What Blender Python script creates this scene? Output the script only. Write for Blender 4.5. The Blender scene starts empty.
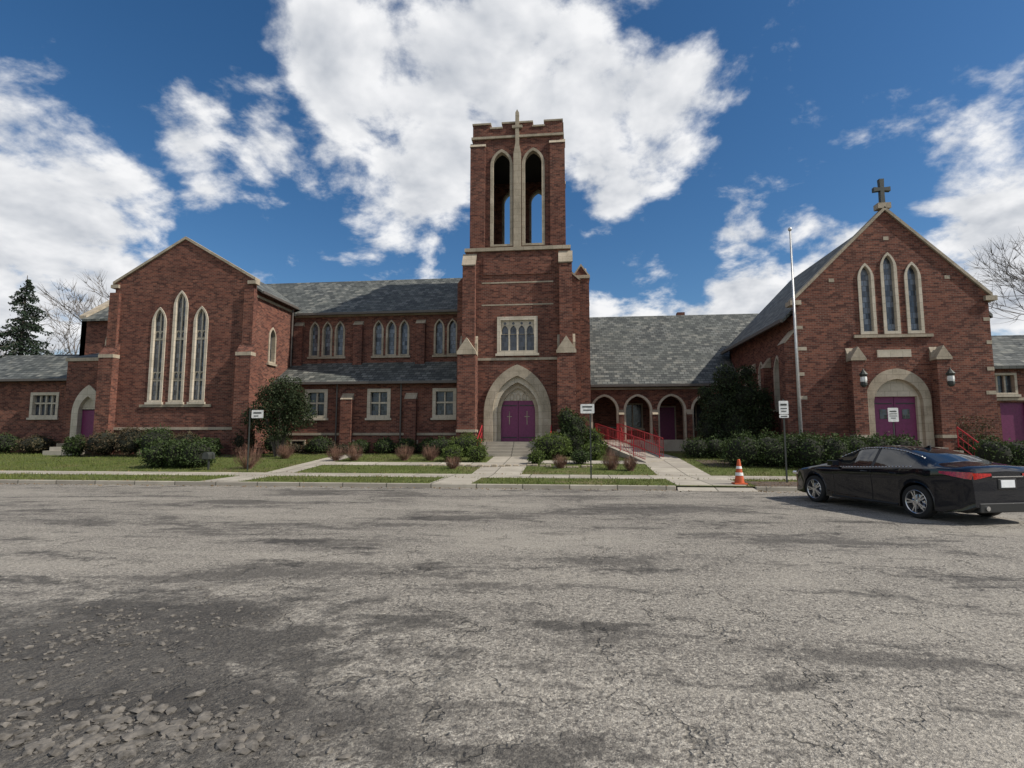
import bpy, bmesh, math, random
import numpy as np
from mathutils import Vector, Matrix
from mathutils.geometry import tessellate_polygon
random.seed(7); rng=np.random.default_rng(7)
scn=bpy.context.scene
scn.view_settings.view_transform='Standard'
try: scn.view_settings.look='None'
except: pass
scn.view_settings.exposure=0
R=math.radians
SUN=Vector((0.88,-0.20,0.86)).normalized()

# ------------------------------------------------------------------ materials
def newmat(name,rough=.8,col=(.5,.5,.5),metal=0,spec=.5):
    m=bpy.data.materials.new(name); m.use_nodes=True
    b=m.node_tree.nodes['Principled BSDF']
    b.inputs['Base Color'].default_value=(*col,1); b.inputs['Roughness'].default_value=rough
    b.inputs['Metallic'].default_value=metal
    b.inputs['Specular IOR Level'].default_value=spec
    return m,m.node_tree,b
class NB:
    def __init__(s,nt): s.nt=nt
    def n(s,t,props=None,**inp):
        nd=s.nt.nodes.new(t)
        for k,v in (props or {}).items(): setattr(nd,k,v)
        for k,v in inp.items():
            key=k.replace('_',' ')
            sock=None
            if k.startswith('i') and k[1:].isdigit(): sock=nd.inputs[int(k[1:])]
            else: sock=nd.inputs[key]
            if hasattr(v,'is_linked') or isinstance(v,bpy.types.NodeSocket): s.nt.links.new(v,sock)
            else: sock.default_value=v
        return nd
    def math(s,op,a,b=0.0,c=0.0,clamp=False):
        return s.n('ShaderNodeMath',{'operation':op,'use_clamp':clamp},i0=a,i1=b,i2=c).outputs[0]
    def mix(s,f,a,b,blend='MIX'):
        nd=s.nt.nodes.new('ShaderNodeMix'); nd.data_type='RGBA'; nd.blend_type=blend
        for i,v in ((0,f),(6,a),(7,b)):
            if isinstance(v,bpy.types.NodeSocket): s.nt.links.new(v,nd.inputs[i])
            else:
                if i!=0 and len(v)==3: v=(*v,1)
                nd.inputs[i].default_value=v
        return nd.outputs[2]
    def noise(s,vec,scale,detail=4,rough=.55,dist=0):
        return s.n('ShaderNodeTexNoise',Vector=vec,Scale=scale,Detail=detail,Roughness=rough,Distortion=dist).outputs[0]
    def ramp(s,v,a,b,clamp=True,t0=0.,t1=1.):
        nd=s.n('ShaderNodeMapRange',{'clamp':clamp},i0=v,i1=a,i2=b,i3=t0,i4=t1); return nd.outputs[0]
    def pos(s): return s.n('ShaderNodeNewGeometry').outputs['Position']
    def walluv(s):
        g=s.n('ShaderNodeNewGeometry'); sp=s.n('ShaderNodeSeparateXYZ',i0=g.outputs['Position'])
        sn=s.n('ShaderNodeSeparateXYZ',i0=g.outputs['True Normal'])
        f=s.math('GREATER_THAN',s.math('ABSOLUTE',sn.outputs[0]),s.math('ABSOLUTE',sn.outputs[1]))
        u=s.math('ADD',s.math('MULTIPLY',sp.outputs[1],f),s.math('MULTIPLY',sp.outputs[0],s.math('SUBTRACT',1.0,f)))
        return s.n('ShaderNodeCombineXYZ',i0=u,i1=sp.outputs[2],i2=0.0).outputs[0]
    def bump(s,h,b,strength=.5,dist=.02):
        nd=s.n('ShaderNodeBump',Strength=strength,Distance=dist,Height=h); s.nt.links.new(nd.outputs[0],b.inputs['Normal'])
    def out(s,c,b,sock='Base Color'): s.nt.links.new(c,b.inputs[sock])

def brick_mat(name,c1,c2,mortar):
    m,nt,b=newmat(name,.9,spec=.25); q=NB(nt); uv=q.walluv()
    br=q.n('ShaderNodeTexBrick',{'offset':.5},Vector=uv,Color1=(*c1,1),Color2=(*c2,1),Mortar=(*mortar,1),Scale=1.0,Mortar_Size=.011,Mortar_Smooth=.1,Bias=-.1,Brick_Width=.24,Row_Height=.086)
    br2=q.n('ShaderNodeTexBrick',{'offset':.5},Vector=uv,Color1=(0,0,0,1),Color2=(1,1,1,1),Mortar=(.5,.5,.5,1),Scale=1.0,Mortar_Size=.0,Bias=0.,Brick_Width=.24,Row_Height=.086)
    sh=q.n('ShaderNodeVectorMath',{'operation':'ADD'},i0=uv,i1=(24.0,17.2,0)).outputs[0]; nt.links.new(sh,br2.inputs['Vector'])
    rnd=q.n('ShaderNodeSeparateColor',i0=br2.outputs[0]).outputs[0]
    n1=q.ramp(q.noise(uv,.5,4),.35,.65)
    c=q.mix(q.ramp(rnd,.72,.85,True,0,.65),br.outputs[0],(.040,.019,.017))
    c=q.mix(q.ramp(rnd,.2,.1,True,0,.45),c,(.30,.125,.08))
    c=q.mix(q.math('MULTIPLY',n1,.35),c,(c1[0]*.85,c1[1]*.85,c1[2]*.9))
    st=q.n('ShaderNodeMapping',Vector=uv,Scale=(1.6,.22,1)).outputs[0]
    n3=q.ramp(q.noise(st,1.0,3,.6),.52,.75)
    c=q.mix(q.math('MULTIPLY',n3,.35),c,(.035,.022,.019))
    q.out(c,b); q.bump(br.outputs[1],b,-.6,.012)
    return m
M={}
M['brick']=brick_mat('brick',(.100,.033,.024),(.205,.070,.047),(.19,.135,.105))
def stone_mat(name,col,dark=.55):
    m,nt,b=newmat(name,.85); q=NB(nt); p=q.pos()
    n=q.noise(p,1.3,5,.6); n2=q.noise(p,14,2,.6)
    c=q.mix(q.ramp(n,.35,.7),(col[0]*dark,col[1]*dark,col[2]*dark*.95),col)
    c=q.mix(q.math('MULTIPLY',q.ramp(n2,.35,.7),.3),c,(col[0]*1.15,col[1]*1.12,col[2]*1.05))
    uv=q.walluv()
    br=q.n('ShaderNodeTexBrick',Vector=uv,Color1=(1,1,1,1),Color2=(.86,.85,.83,1),Mortar=(.45,.43,.4,1),Scale=1.0,Mortar_Size=.01,Brick_Width=.55,Row_Height=.38)
    c=q.mix(.7,c,br.outputs[0],'MULTIPLY')
    q.out(c,b); q.bump(n2,b,.3,.01); return m
M['stone']=stone_mat('limestone',(.44,.375,.295))
M['stone_l']=stone_mat('limestone_pale',(.55,.49,.41),.72)
def slate_mat():
    m,nt,b=newmat('slate_roof',.7,spec=.35); q=NB(nt); uv=q.walluv(); p=q.pos()
    br=q.n('ShaderNodeTexBrick',{'offset':.5},Vector=uv,Color1=(.055,.060,.058,1),Color2=(.165,.172,.16,1),Mortar=(.015,.015,.015,1),Scale=1.0,Mortar_Size=.018,Mortar_Smooth=.1,Bias=.0,Brick_Width=.34,Row_Height=.17)
    br2=q.n('ShaderNodeTexBrick',{'offset':.5},Vector=uv,Color1=(0,0,0,1),Color2=(1,1,1,1),Mortar=(.5,.5,.5,1),Scale=1.0,Mortar_Size=.0,Brick_Width=.34,Row_Height=.17)
    sh=q.n('ShaderNodeVectorMath',{'operation':'ADD'},i0=uv,i1=(34.0,17.0,0)).outputs[0]; nt.links.new(sh,br2.inputs['Vector'])
    rnd=q.n('ShaderNodeSeparateColor',i0=br2.outputs[0]).outputs[0]
    n=q.ramp(q.noise(p,.5,4),.35,.65)
    c=q.mix(q.math('MULTIPLY',n,.45),br.outputs[0],(.075,.082,.072))
    c=q.mix(q.ramp(rnd,.75,.9,True,0,.55),c,(.03,.034,.034))
    c=q.mix(q.ramp(rnd,.2,.05,True,0,.45),c,(.23,.225,.195))
    q.out(c,b); q.bump(br.outputs[1],b,-.6,.025); return m
M['slate']=slate_mat()
def glass_mat(name,tint=(.025,.03,.038),diam=True):
    m,nt,b=newmat(name,.12,tint,0,.6); q=NB(nt); uv=q.walluv()
    br=q.n('ShaderNodeTexBrick',{'offset':.5 if diam else 0.},Vector=uv,Color1=(tint[0]*.4,tint[1]*.4,tint[2]*.45,1),Color2=(tint[0]*2.8,tint[1]*2.7,tint[2]*2.8,1),Mortar=(.07,.07,.07,1),Scale=1.0,Mortar_Size=.014,Brick_Width=.19,Row_Height=.27)
    q.out(br.outputs[0],b); q.bump(q.noise(uv,7,2),b,.35,.02); 
    return m
M['glass']=glass_mat('leaded_glass')
M['stained']=glass_mat('stained_glass',(.07,.082,.095))
def plain(name,col,rough=.6,metal=0,var=.25,scale=8,spec=.5,bump=.1):
    m,nt,b=newmat(name,rough,col,metal,spec); q=NB(nt)
    tc=q.n('ShaderNodeTexCoord').outputs['Object']
    n=q.ramp(q.noise(tc,scale,4,.6),.3,.7)
    k=1-var
    q.out(q.mix(n,(col[0]*k,col[1]*k,col[2]*k),(min(1,col[0]*(1+var*.4)),min(1,col[1]*(1+var*.4)),min(1,col[2]*(1+var*.4)))),b)
    if bump: q.bump(n,b,bump,.01)
    return m
M['purple']=plain('purple_door_paint',(.16,.022,.09),.5)
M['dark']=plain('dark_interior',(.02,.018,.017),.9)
M['white']=plain('white_paint',(.72,.72,.70),.5)
M['gutter']=plain('gutter_metal',(.10,.085,.075),.5)
M['red']=plain('red_rail_paint',(.36,.022,.028),.45)
M['darkpole']=plain('dark_steel_post',(.05,.055,.05),.6,.3)
M['silver']=plain('flagpole_aluminium',(.55,.55,.55),.4,.5)
M['soil']=plain('mulch_bed',(.10,.07,.05),.95,scale=3,var=.5,bump=.6)
def concrete():
    m,nt,b=newmat('concrete_pavement',.85); q=NB(nt); p=q.pos()
    br=q.n('ShaderNodeTexBrick',{'offset':0.},Vector=p,Color1=(.44,.40,.33,1),Color2=(.31,.28,.235,1),Mortar=(.07,.065,.05,1),Scale=1.0,Mortar_Size=.022,Brick_Width=1.5,Row_Height=1.5)
    n=q.ramp(q.noise(p,1.2,5,.65),.35,.65); 
    c=q.mix(q.math('MULTIPLY',n,.55),br.outputs[0],(.22,.195,.16)); q.out(c,b)
    q.bump(q.noise(p,30,2),b,.3,.01); return m
M['concrete']=concrete()
def lawn_mat():
    m,nt,b=newmat('lawn_grass',.95,spec=.2); q=NB(nt); p=q.pos()
    n=q.ramp(q.noise(p,.7,5,.65),.35,.65); n2=q.ramp(q.noise(p,9,3,.7),.35,.65)
    c=q.mix(n,(.055,.080,.018),(.10,.13,.032)); c=q.mix(q.math('MULTIPLY',n2,.5),c,(.14,.135,.055))
    n3=q.ramp(q.noise(p,.42,4,.65),.52,.64); c=q.mix(q.math('MULTIPLY',n3,.7),c,(.16,.125,.07))
    q.out(c,b); q.bump(n2,b,.8,.04); return m
M['lawn']=lawn_mat()
def blade_mat(name,ca,cb,cc,rough=.7,trans=True):
    m,nt,b=newmat(name,rough,spec=.25); q=NB(nt); g=q.n('ShaderNodeNewGeometry')
    r=g.outputs['Random Per Island']; n=q.ramp(q.noise(g.outputs['Position'],1.1,2),.35,.65)
    c=q.mix(r,ca,cb); c=q.mix(q.math('MULTIPLY',n,.5),c,cc); q.out(c,b)
    if trans:
        tr=q.n('ShaderNodeBsdfTranslucent',Color=c); mx=q.n('ShaderNodeMixShader',i0=.25,i1=b.outputs[0],i2=tr.outputs[0])
        o=[x for x in nt.nodes if x.type=='OUTPUT_MATERIAL'][0]; nt.links.new(mx.outputs[0],o.inputs[0])
    return m
M['blade']=blade_mat('grass_blades',(.075,.12,.02),(.15,.18,.045),(.17,.15,.06))
M['yew']=blade_mat('evergreen_leaves',(.020,.036,.012),(.065,.10,.028),(.045,.06,.02))
M['box']=blade_mat('hedge_leaves',(.040,.065,.012),(.13,.18,.038),(.08,.105,.03))
M['dkyew']=blade_mat('dark_evergreen_leaves',(.014,.023,.011),(.052,.072,.028),(.03,.04,.016))
M['spruce']=blade_mat('spruce_needles',(.012,.025,.014),(.035,.055,.03),(.02,.03,.02),trans=False)
M['twig']=blade_mat('reddish_twigs',(.11,.055,.04),(.22,.13,.09),(.14,.075,.055),trans=False)
M['rust']=blade_mat('bronze_shrub_leaves',(.04,.03,.018),(.11,.075,.045),(.06,.065,.028))
M['bark']=plain('bark',(.12,.10,.085),.95,scale=12,var=.5,bump=.6)
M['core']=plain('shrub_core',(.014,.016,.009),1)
M['leaf']=blade_mat('dry_leaves',(.16,.09,.04),(.27,.19,.10),(.12,.08,.04),trans=False)
def asphalt():
    m,nt,b=newmat('worn_asphalt',.78,spec=.4); q=NB(nt); p=q.pos()
    st=q.n('ShaderNodeMapping',Vector=p,Scale=(.20,.62,1)).outputs[0]
    st2=q.n('ShaderNodeMapping',Vector=p,Scale=(.55,1.5,1),Location=(7.3,2.1,0)).outputs[0]
    big=q.noise(st,1.0,5,.6,.5); mid=q.noise(p,1.7,4,.66); fine=q.noise(p,24,3,.75); f2=q.noise(p,6.5,4,.72); sec=q.noise(st2,1.0,4,.62,.4)
    vor=q.n('ShaderNodeTexVoronoi',Vector=p,Scale=95.0)
    aggv=q.n('ShaderNodeSeparateColor',i0=vor.outputs['Color']).outputs[0]
    vor2=q.n('ShaderNodeTexVoronoi',Vector=p,Scale=42.0); aggv2=q.n('ShaderNodeSeparateColor',i0=vor2.outputs['Color']).outputs[0]
    c=q.mix(q.ramp(mid,.34,.64),(.165,.149,.129),(.27,.245,.21))
    c=q.mix(q.math('MULTIPLY',q.ramp(f2,.47,.62),.3),c,(.36,.33,.285))
    c=q.mix(q.ramp(aggv,.5,1,True,0,.8),c,(.50,.46,.395))
    c=q.mix(q.ramp(aggv2,.82,1,True,0,.65),c,(.52,.48,.41))
    c=q.mix(q.ramp(aggv2,.22,.0,True,0,.6),c,(.06,.054,.048))
    c=q.mix(q.ramp(fine,.47,.37,True,0,.75),c,(.055,.05,.044))
    # ragged tar-rich patches and worn pale areas, also painted bright as sunlit road
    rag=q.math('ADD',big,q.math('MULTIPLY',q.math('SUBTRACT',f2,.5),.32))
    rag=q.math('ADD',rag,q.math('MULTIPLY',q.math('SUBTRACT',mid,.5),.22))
    pat=q.ramp(rag,.525,.60)
    c=q.mix(q.math('MULTIPLY',pat,.70),c,(.060,.054,.048))
    rag2=q.math('ADD',sec,q.math('MULTIPLY',q.math('SUBTRACT',f2,.5),.3))
    c=q.mix(q.ramp(rag2,.57,.66,True,0,.72),c,(.042,.038,.034))
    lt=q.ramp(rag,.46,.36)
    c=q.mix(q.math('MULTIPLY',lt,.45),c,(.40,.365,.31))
    sp=q.n('ShaderNodeSeparateXYZ',i0=p)
    dx=q.math('MULTIPLY',q.math('ADD',sp.outputs[0],3.6),.40); dy=q.math('MULTIPLY',q.math('SUBTRACT',sp.outputs[1],3.5),.46)
    dd=q.math('SQRT',q.math('ADD',q.math('MULTIPLY',dx,dx),q.math('MULTIPLY',dy,dy)))
    dd=q.math('ADD',dd,q.math('ADD',q.math('MULTIPLY',q.math('SUBTRACT',mid,.5),2.4),q.math('MULTIPLY',q.math('SUBTRACT',f2,.5),1.4)))
    hole=q.ramp(dd,1.15,.65)
    c=q.mix(q.math('MULTIPLY',hole,.78),c,(.042,.038,.034))
    wob=q.n('ShaderNodeTexNoise',Vector=p,Scale=1.8,Detail=4.0,Roughness=.7).outputs[1]
    pv=q.n('ShaderNodeVectorMath',{'operation':'MULTIPLY_ADD'},i0=wob,i1=(1.2,1.2,0),i2=p).outputs[0]
    e1=q.n('ShaderNodeTexVoronoi',{'feature':'DISTANCE_TO_EDGE'},Vector=pv,Scale=.9).outputs['Distance']
    k1=q.math('MULTIPLY',q.ramp(e1,.018,.004),q.ramp(mid,.42,.58))
    c=q.mix(q.math('MULTIPLY',k1,.55),c,(.038,.034,.028)); q.out(c,b)
    h=q.math('ADD',q.math('MULTIPLY',fine,.9),q.math('MULTIPLY',aggv,.35))
    h=q.math('SUBTRACT',h,q.math('MULTIPLY',k1,.7)); h=q.math('ADD',h,q.math('MULTIPLY',f2,q.ramp(hole,0,1,True,1.1,2.8)))
    h=q.math('ADD',h,q.math('MULTIPLY',aggv2,.4))
    q.bump(h,b,1.0,.025); return m
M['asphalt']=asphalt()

# ------------------------------------------------------------------ mesh helpers
class MB:
    def __init__(s): s.v=[]; s.f=[]
    def add(s,vs,fs):
        o=len(s.v); s.v+= [tuple(v) for v in vs]; s.f+=[tuple(i+o for i in f) for f in fs]
    def box(s,x0,x1,y0,y1,z0,z1):
        s.add([(x0,y0,z0),(x1,y0,z0),(x1,y1,z0),(x0,y1,z0),(x0,y0,z1),(x1,y0,z1),(x1,y1,z1),(x0,y1,z1)],
              [(0,3,2,1),(4,5,6,7),(0,1,5,4),(1,2,6,5),(2,3,7,6),(3,0,4,7)])
    def slab(s,outer,holes,a0,a1,axis='y'):
        loops=[outer]+list(holes)
        tr=tessellate_polygon([[Vector((p,q,0)) for p,q in l] for l in loops])
        flat=[p for l in loops for p in l]; n=len(flat)
        mp=(lambda p,q,a:(p,a,q)) if axis=='y' else (lambda p,q,a:(a,p,q))
        if axis=='z': mp=lambda p,q,a:(p,q,a)
        vs=[mp(p,q,a0) for p,q in flat]+[mp(p,q,a1) for p,q in flat]
        fs=[tuple(t) for t in tr]+[tuple(i+n for i in reversed(t)) for t in tr]
        o=0
        for l in loops:
            k=len(l)
            for i in range(k):
                j=(i+1)%k; fs.append((o+i,o+j,o+j+n,o+i+n))
            o+=k
        s.add(vs,fs)
    def tube(s,p0,p1,r0,r1=None,n=8):
        r1=r0 if r1 is None else r1
        p0=Vector(p0);p1=Vector(p1); d=(p1-p0).normalized()
        a=d.orthogonal().normalized(); b=d.cross(a)
        vs=[];
        for p,r in ((p0,r0),(p1,r1)):
            for i in range(n):
                t=2*math.pi*i/n; vs.append(p+a*math.cos(t)*r+b*math.sin(t)*r)
        fs=[(i,(i+1)%n,n+(i+1)%n,n+i) for i in range(n)]+[tuple(range(n-1,-1,-1)),tuple(range(n,2*n))]
        s.add(vs,fs)
    def lathe(s,c,prof,n=24,axis='z'):
        vs=[];k=len(prof)
        for i in range(n):
            t=2*math.pi*i/n
            for r,h in prof:
                if axis=='z': vs.append((c[0]+r*math.cos(t),c[1]+r*math.sin(t),c[2]+h))
                else: vs.append((c[0]+r*math.cos(t),c[1]+h,c[2]+r*math.sin(t)))
        fs=[(i*k+j,((i+1)%n)*k+j,((i+1)%n)*k+j+1,i*k+j+1) for i in range(n) for j in range(k-1)]
        s.add(vs,fs)
    def obj(s,name,mat,parent=None,smooth=False,recalc=True,bevel=0):
        me=bpy.data.meshes.new(name); me.from_pydata(s.v,[],s.f); me.update()
        if recalc:
            bm=bmesh.new(); bm.from_mesh(me); bmesh.ops.recalc_face_normals(bm,faces=bm.faces); bm.to_mesh(me); bm.free()
        if smooth: me.shade_smooth()
        o=bpy.data.objects.new(name,me); scn.collection.objects.link(o)
        if mat: me.materials.append(mat)
        if bevel:
            md=o.modifiers.new('b','BEVEL'); md.width=bevel; md.segments=2; md.limit_method='ANGLE'
        if parent: setpar(o,parent)
        return o
def setpar(o,p):
    o.parent=p; o.matrix_parent_inverse=Matrix.Translation(-p.location)
def empty(name,loc=(0,0,0)):
    e=bpy.data.objects.new(name,None); e.location=loc; e.empty_display_size=.5; scn.collection.objects.link(e); return e
def rect(x0,x1,z0,z1): return [(x0,z0),(x1,z0),(x1,z1),(x0,z1)]
def arch(cx,z0,w,h,rise=None,n=9):
    if rise is None: rise=w*.866
    zs=z0+h-rise; pts=[(cx-w/2,z0),(cx+w/2,z0)]
    if rise>=w/2-1e-6:
        Rr=(w*w/4+rise*rise)/w; am=math.atan2(rise,Rr-w/2)
        rt=[(cx+w/2-Rr+Rr*math.cos(am*i/n),zs+Rr*math.sin(am*i/n)) for i in range(n+1)]
        lt=[(2*cx-x,z) for x,z in reversed(rt[:-1])]
        return pts+rt+lt
    return pts+[(cx+w/2*math.cos(math.pi*i/(2*n)),zs+rise*math.sin(math.pi*i/(2*n))) for i in range(2*n+1)]
def prof(kind,cx,z0,w,h,rf=.866):
    return rect(cx-w/2,cx+w/2,z0,z0+h) if kind=='r' else arch(cx,z0,w,h,w*rf)
class Bld:
    def __init__(s,name,loc): s.e=empty(name,loc); s.g={}
    def __getitem__(s,k):
        if k not in s.g: s.g[k]=MB()
        return s.g[k]
    def finish(s,names):
        for k,mb in s.g.items():
            nm,mt=names[k]; mb.obj(nm,M[mt],s.e)
    def win(s,kind,cx,z0,w,h,a,axis='y',sg=-1,fr=.15,mull=0,trans=(),glass='glass',stone='stone',rf=.866,rec=.2,sill=True):
        outer=prof(kind,cx,z0-fr,w+2*fr,h+2*fr,rf); inner=prof(kind,cx,z0,w,h,rf)
        s[stone].slab(outer,[inner],*sorted((a+sg*.05,a-sg*(rec+.03))),axis)
        s[glass].slab(prof(kind,cx,z0-.02,w+.04,h+.04,rf),[],*sorted((a-sg*rec,a-sg*(rec+.015))),axis)
        def bx(x0,x1,q0,q1,d0,d1):
            y0,y1=sorted((a-sg*d0,a-sg*d1))
            if axis=='y': s[stone].box(x0,x1,y0,y1,q0,q1)
            else: s[stone].box(y0,y1,x0,x1,q0,q1)
        top=z0+h-(w*rf*.5 if kind!='r' else 0)
        for i in range(mull):
            x=cx-w/2+w*(i+1)/(mull+1); bx(x-.04,x+.04,z0,(z0+h-.02 if mull==1 else top),.08,rec-.01)
        for t in trans: bx(cx-w/2,cx+w/2,t-.05,t+.05,.085,rec-.005)
        if sill: bx(cx-w/2-fr-.08,cx+w/2+fr+.08,z0-fr-.10,z0-fr+.03,-.12,.1)
        k=.02
        return prof(kind,cx,z0-fr+k,w+2*fr-2*k,h+2*fr-2*k,rf)
NAMES={'brick':('brick_walls','brick'),'stone':('stone_trim','stone'),'stone_l':('pale_stone_trim','stone_l'),'slate':('slate_roof','slate'),
 'glass':('window_glass','glass'),'stained':('stained_glass','stained'),'purple':('purple_doors','purple'),'dark':('dark_interior','dark'),
 'gutter':('gutters','gutter'),'white':('white_trim','white'),'steps':('steps','concrete'),'black':('lanterns','darkpole')}
def gable(x0,x1,z0,ze,za): return [(x0,z0),(x1,z0),(x1,ze),((x0+x1)/2,za),(x0,ze)]
def coping(b,x0,x1,ze,za,y0,y1,axis='y',t=.2,key='stone'):
    cx=(x0+x1)/2
    b[key].slab([(x0-.15,ze-.12),(cx,za-.02),(x1+.15,ze-.12),(x1+.15,ze+t-.1),(cx,za+t),(x0-.15,ze+t-.1)],[],y0,y1,axis)
def quoins(b,x,y,z0,z1,side,n,w=.32):
    for i in range(n):
        z=z0+(z1-z0)*(i+.5)/n+random.uniform(-.15,.15); ww=w*random.uniform(.6,1.2)
        xa,xb=(x,x+ww) if side>0 else (x-ww,x)
        b['stone'].box(xa-.003 if side>0 else xa,xb if side>0 else xb+.003,y-.012,y+.1,z,z+.17)

# ================================================================== CHURCH (nave + transept)
ch=Bld('brick_church',(-14,34,0))
Y=28.65; x0,x1=-26.6,-18.0; cx=-22.35
holes=[]
for dx,zt in ((-1.3,9.05),(0,10.0),(1.3,9.05)):
    holes.append(ch.win('l',cx+dx,3.75,.60,zt-3.75,Y,fr=.15,mull=1,trans=(4.9,7.3),glass='stained',stone='stone_l',rec=.16,rf=1.1))
    for zz in (4.98,7.38):
        ch['stone_l'].slab(rect(cx+dx-.3,cx+dx+.3,zz,zz+.42),[arch(cx+dx-.15,zz+.02,.21,.36),arch(cx+dx+.15,zz+.02,.21,.36)],Y+.09,Y+.14)
holes_b=[ch.win('r',cx-1.6,.85,.9,.45,Y,fr=.1),ch.win('r',cx+1.4,.85,.9,.45,Y,fr=.1)]
ch['brick'].slab(gable(x0,x1,0,10.75,13.25),holes+holes_b,Y,Y+.4)
coping(ch,x0,x1,10.75,13.25,Y-.08,Y+.45,t=.14)
ch['stone'].box(x0-.04,x1+.04,Y-.06,Y+.1,2.05,2.2)
ch['stone'].box(cx-2.2,cx+2.2,Y-.07,Y+.05,3.35,3.5)
for xx in (x0+.02,x1-.02):
    ch['stone'].box(xx-.25,xx+.25,Y-.12,Y+.3,10.4,10.6)
for a,bb in ((x0-.35,x0+.55),(x1-.55,x1+.35)):
    ch['brick'].box(a,bb,Y-.45,Y+.3,0,6.4); ch['brick'].slab([(Y-.45,6.4),(Y+.02,7.1),(Y+.02,6.4)],[],a,bb,'x'); ch['stone'].box(a-.02,bb+.02,Y-.47,Y,6.2,6.4)
    ch['brick'].box(a+.15,bb-.15,Y-.18,Y+.1,6.5,10.1)
quoins(ch,x0,Y,7.5,10,1,2); quoins(ch,x1,Y,7.5,10,-1,2)
sh=[ch.win('l',30.9,6.2,.55,2.0,x1,'x',1,fr=.13)]
ch['brick'].slab(rect(Y+.4,33.8,0,10.2),sh,x1-.4,x1,'x')
ch['brick'].box(x0,x0+.4,Y+.4,34,0,10.2)
ch['stone'].box(x1-.3,x1+.05,Y+.46,33.1,9.75,9.9)
ch['slate'].slab([(x0-.3,10.15),(cx-.05,13.0),(x1+.3,10.15),(x1+.3,10.02),(cx-.05,12.85),(x0-.3,10.02)],[],Y+.42,38.5)
ch['gutter'].box(x1+.28,x1+.42,Y+.45,33.2,9.98,10.12)
ch['gutter'].tube((x1+.12,33.0,9.95),(x1+.12,33.0,6.2),.06)
Ya=31.5; ax0,ax1=-18,-5.6
hs=[]
for wx in (-15.33,-11.38,-7.35):
    hs.append(ch.win('r',wx,2.95,1.05,1.4,Ya,fr=.2,mull=1,trans=(3.7,),stone='stone_l'))
for wx in (-16.4,-13.3,-9.4,-6.6):
    hs.append(ch.win('r',wx,.95,.8,.45,Ya,fr=.08))
ch['brick'].slab(rect(ax0,ax1,0,5.0),hs,Ya,Ya+.35)
for wx in (-13.3,-9.35):
    ch['brick'].box(wx-.35,wx+.35,Ya-.35,Ya+.1,0,3.9); ch['stone'].slab([(Ya-.38,3.9),(Ya+.02,4.3),(Ya+.02,3.9)],[],wx-.36,wx+.36,'x')
ch['stone'].box(ax0+.01,ax1,Ya-.06,Ya+.05,1.75,1.9)
ch['slate'].slab([(Ya-.35,4.98),(33.7,6.55),(33.7,6.4),(Ya-.35,4.83)],[],ax0+.01,ax1,'x')
ch['gutter'].box(ax0+.01,ax1,Ya-.48,Ya-.34,4.82,4.97)
for gx_ in (-14.0,-10.0): ch['gutter'].tube((gx_,Ya-.08,.6),(gx_,Ya-.08,4.85),.05)
Yn=33.5; nx0,nx1=-33.5,1.3
hs=[]
for g,k in ((-15.7,3),(-11.38,3),(-7.35,3)):
    for i in range(k): hs.append(ch.win('l',g+(i-(k-1)/2)*.86,6.95,.46,2.15,Yn,fr=.12,glass='stained',rf=1.0,stone='stone'))
ch['brick'].slab(rect(-18.3,nx1-.4,5.5,9.85),hs,Yn,Yn+.35)
for wx in (-17.6,-13.55,-9.4):
    ch['brick'].box(wx-.3,wx+.3,Yn-.25,Yn+.1,6.2,8.9); ch['stone'].slab([(Yn-.28,8.9),(Yn+.02,9.2),(Yn+.02,8.9)],[],wx-.31,wx+.31,'x')
ch['stone'].box(-18,nx1-.4,Yn-.05,Yn+.05,9.5,9.62)
ch['brick'].slab(rect(nx0,-26.3,0,9.85),[ch.win('l',-30.3,7,.5,1.7,Yn,fr=.12),ch.win('l',-31.2,7,.5,1.7,Yn,fr=.12)],Yn,Yn+.35)
ch['slate'].slab([(Yn-.35,9.7),(38.5,13.4),(43.85,9.7),(43.85,9.55),(38.5,13.22),(Yn-.35,9.55)],[],nx0+.35,nx1-.35,'x')
ch['gutter'].box(-17.6,-5.9,Yn-.48,Yn-.34,9.56,9.7)
for a in (nx0,nx1-.4):
    ch['brick'].slab(gable(33.5,43.5,0,9.9,13.6),[],a,a+.4,'x'); coping(ch,33.5,43.5,9.9,13.6,a-.06,a+.46,'x')
ch['brick'].box(nx0+.4,nx1-.4,43.2,43.5,0,9.7)
ch['brick'].box(.35,1.3,32.2,33.9,0,11.2); ch['stone'].box(.3,1.35,32.12,33.98,11.2,11.4)
ch['brick'].slab([(.4,11.4),(1.25,11.4),(.82,12.0)],[],32.3,33.7); ch['stone'].slab([(.3,11.4),(.4,11.4),(.82,12.0),(1.25,11.4),(1.35,11.4),(.82,12.15)],[],32.25,33.75)
Yp=29.4
ch['brick'].slab(rect(-30.1,-26.98,0,6.2),[arch(-28.55,1.35,1.75,3.3)],Yp,Yp+.4)
ch['stone_l'].slab(arch(-28.55,1.3,2.0,3.45),[arch(-28.55,1.32,1.15,2.75)],Yp-.06,Yp+.25)
ch['stone_l'].slab(arch(-28.55,3.3,1.2,.85),[],Yp+.18,Yp+.3)
ch['purple'].box(-29.1,-28.0,Yp+.22,Yp+.28,1.3,3.32)
ch['stone'].box(-30.2,-26.99,Yp-.07,Yp+.5,6.2,6.4)
ch['brick'].box(-30.1,-29.7,Yp+.4,33.5,0,6.2)
ch['slate'].slab([(Yp-.0,6.42),(33.5,7.6),(33.5,7.4),(Yp,6.4)],[],-30.2,-26.99,'x')
ch['steps'].box(-29.5,-27.6,Yp-.9,Yp,0,1.28); ch['steps'].box(-29.6,-27.5,Yp-1.2,Yp-.9,0,1.08); ch['steps'].box(-29.7,-27.4,Yp-1.5,Yp-1.2,0,.87)
Yl=30.5
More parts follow.
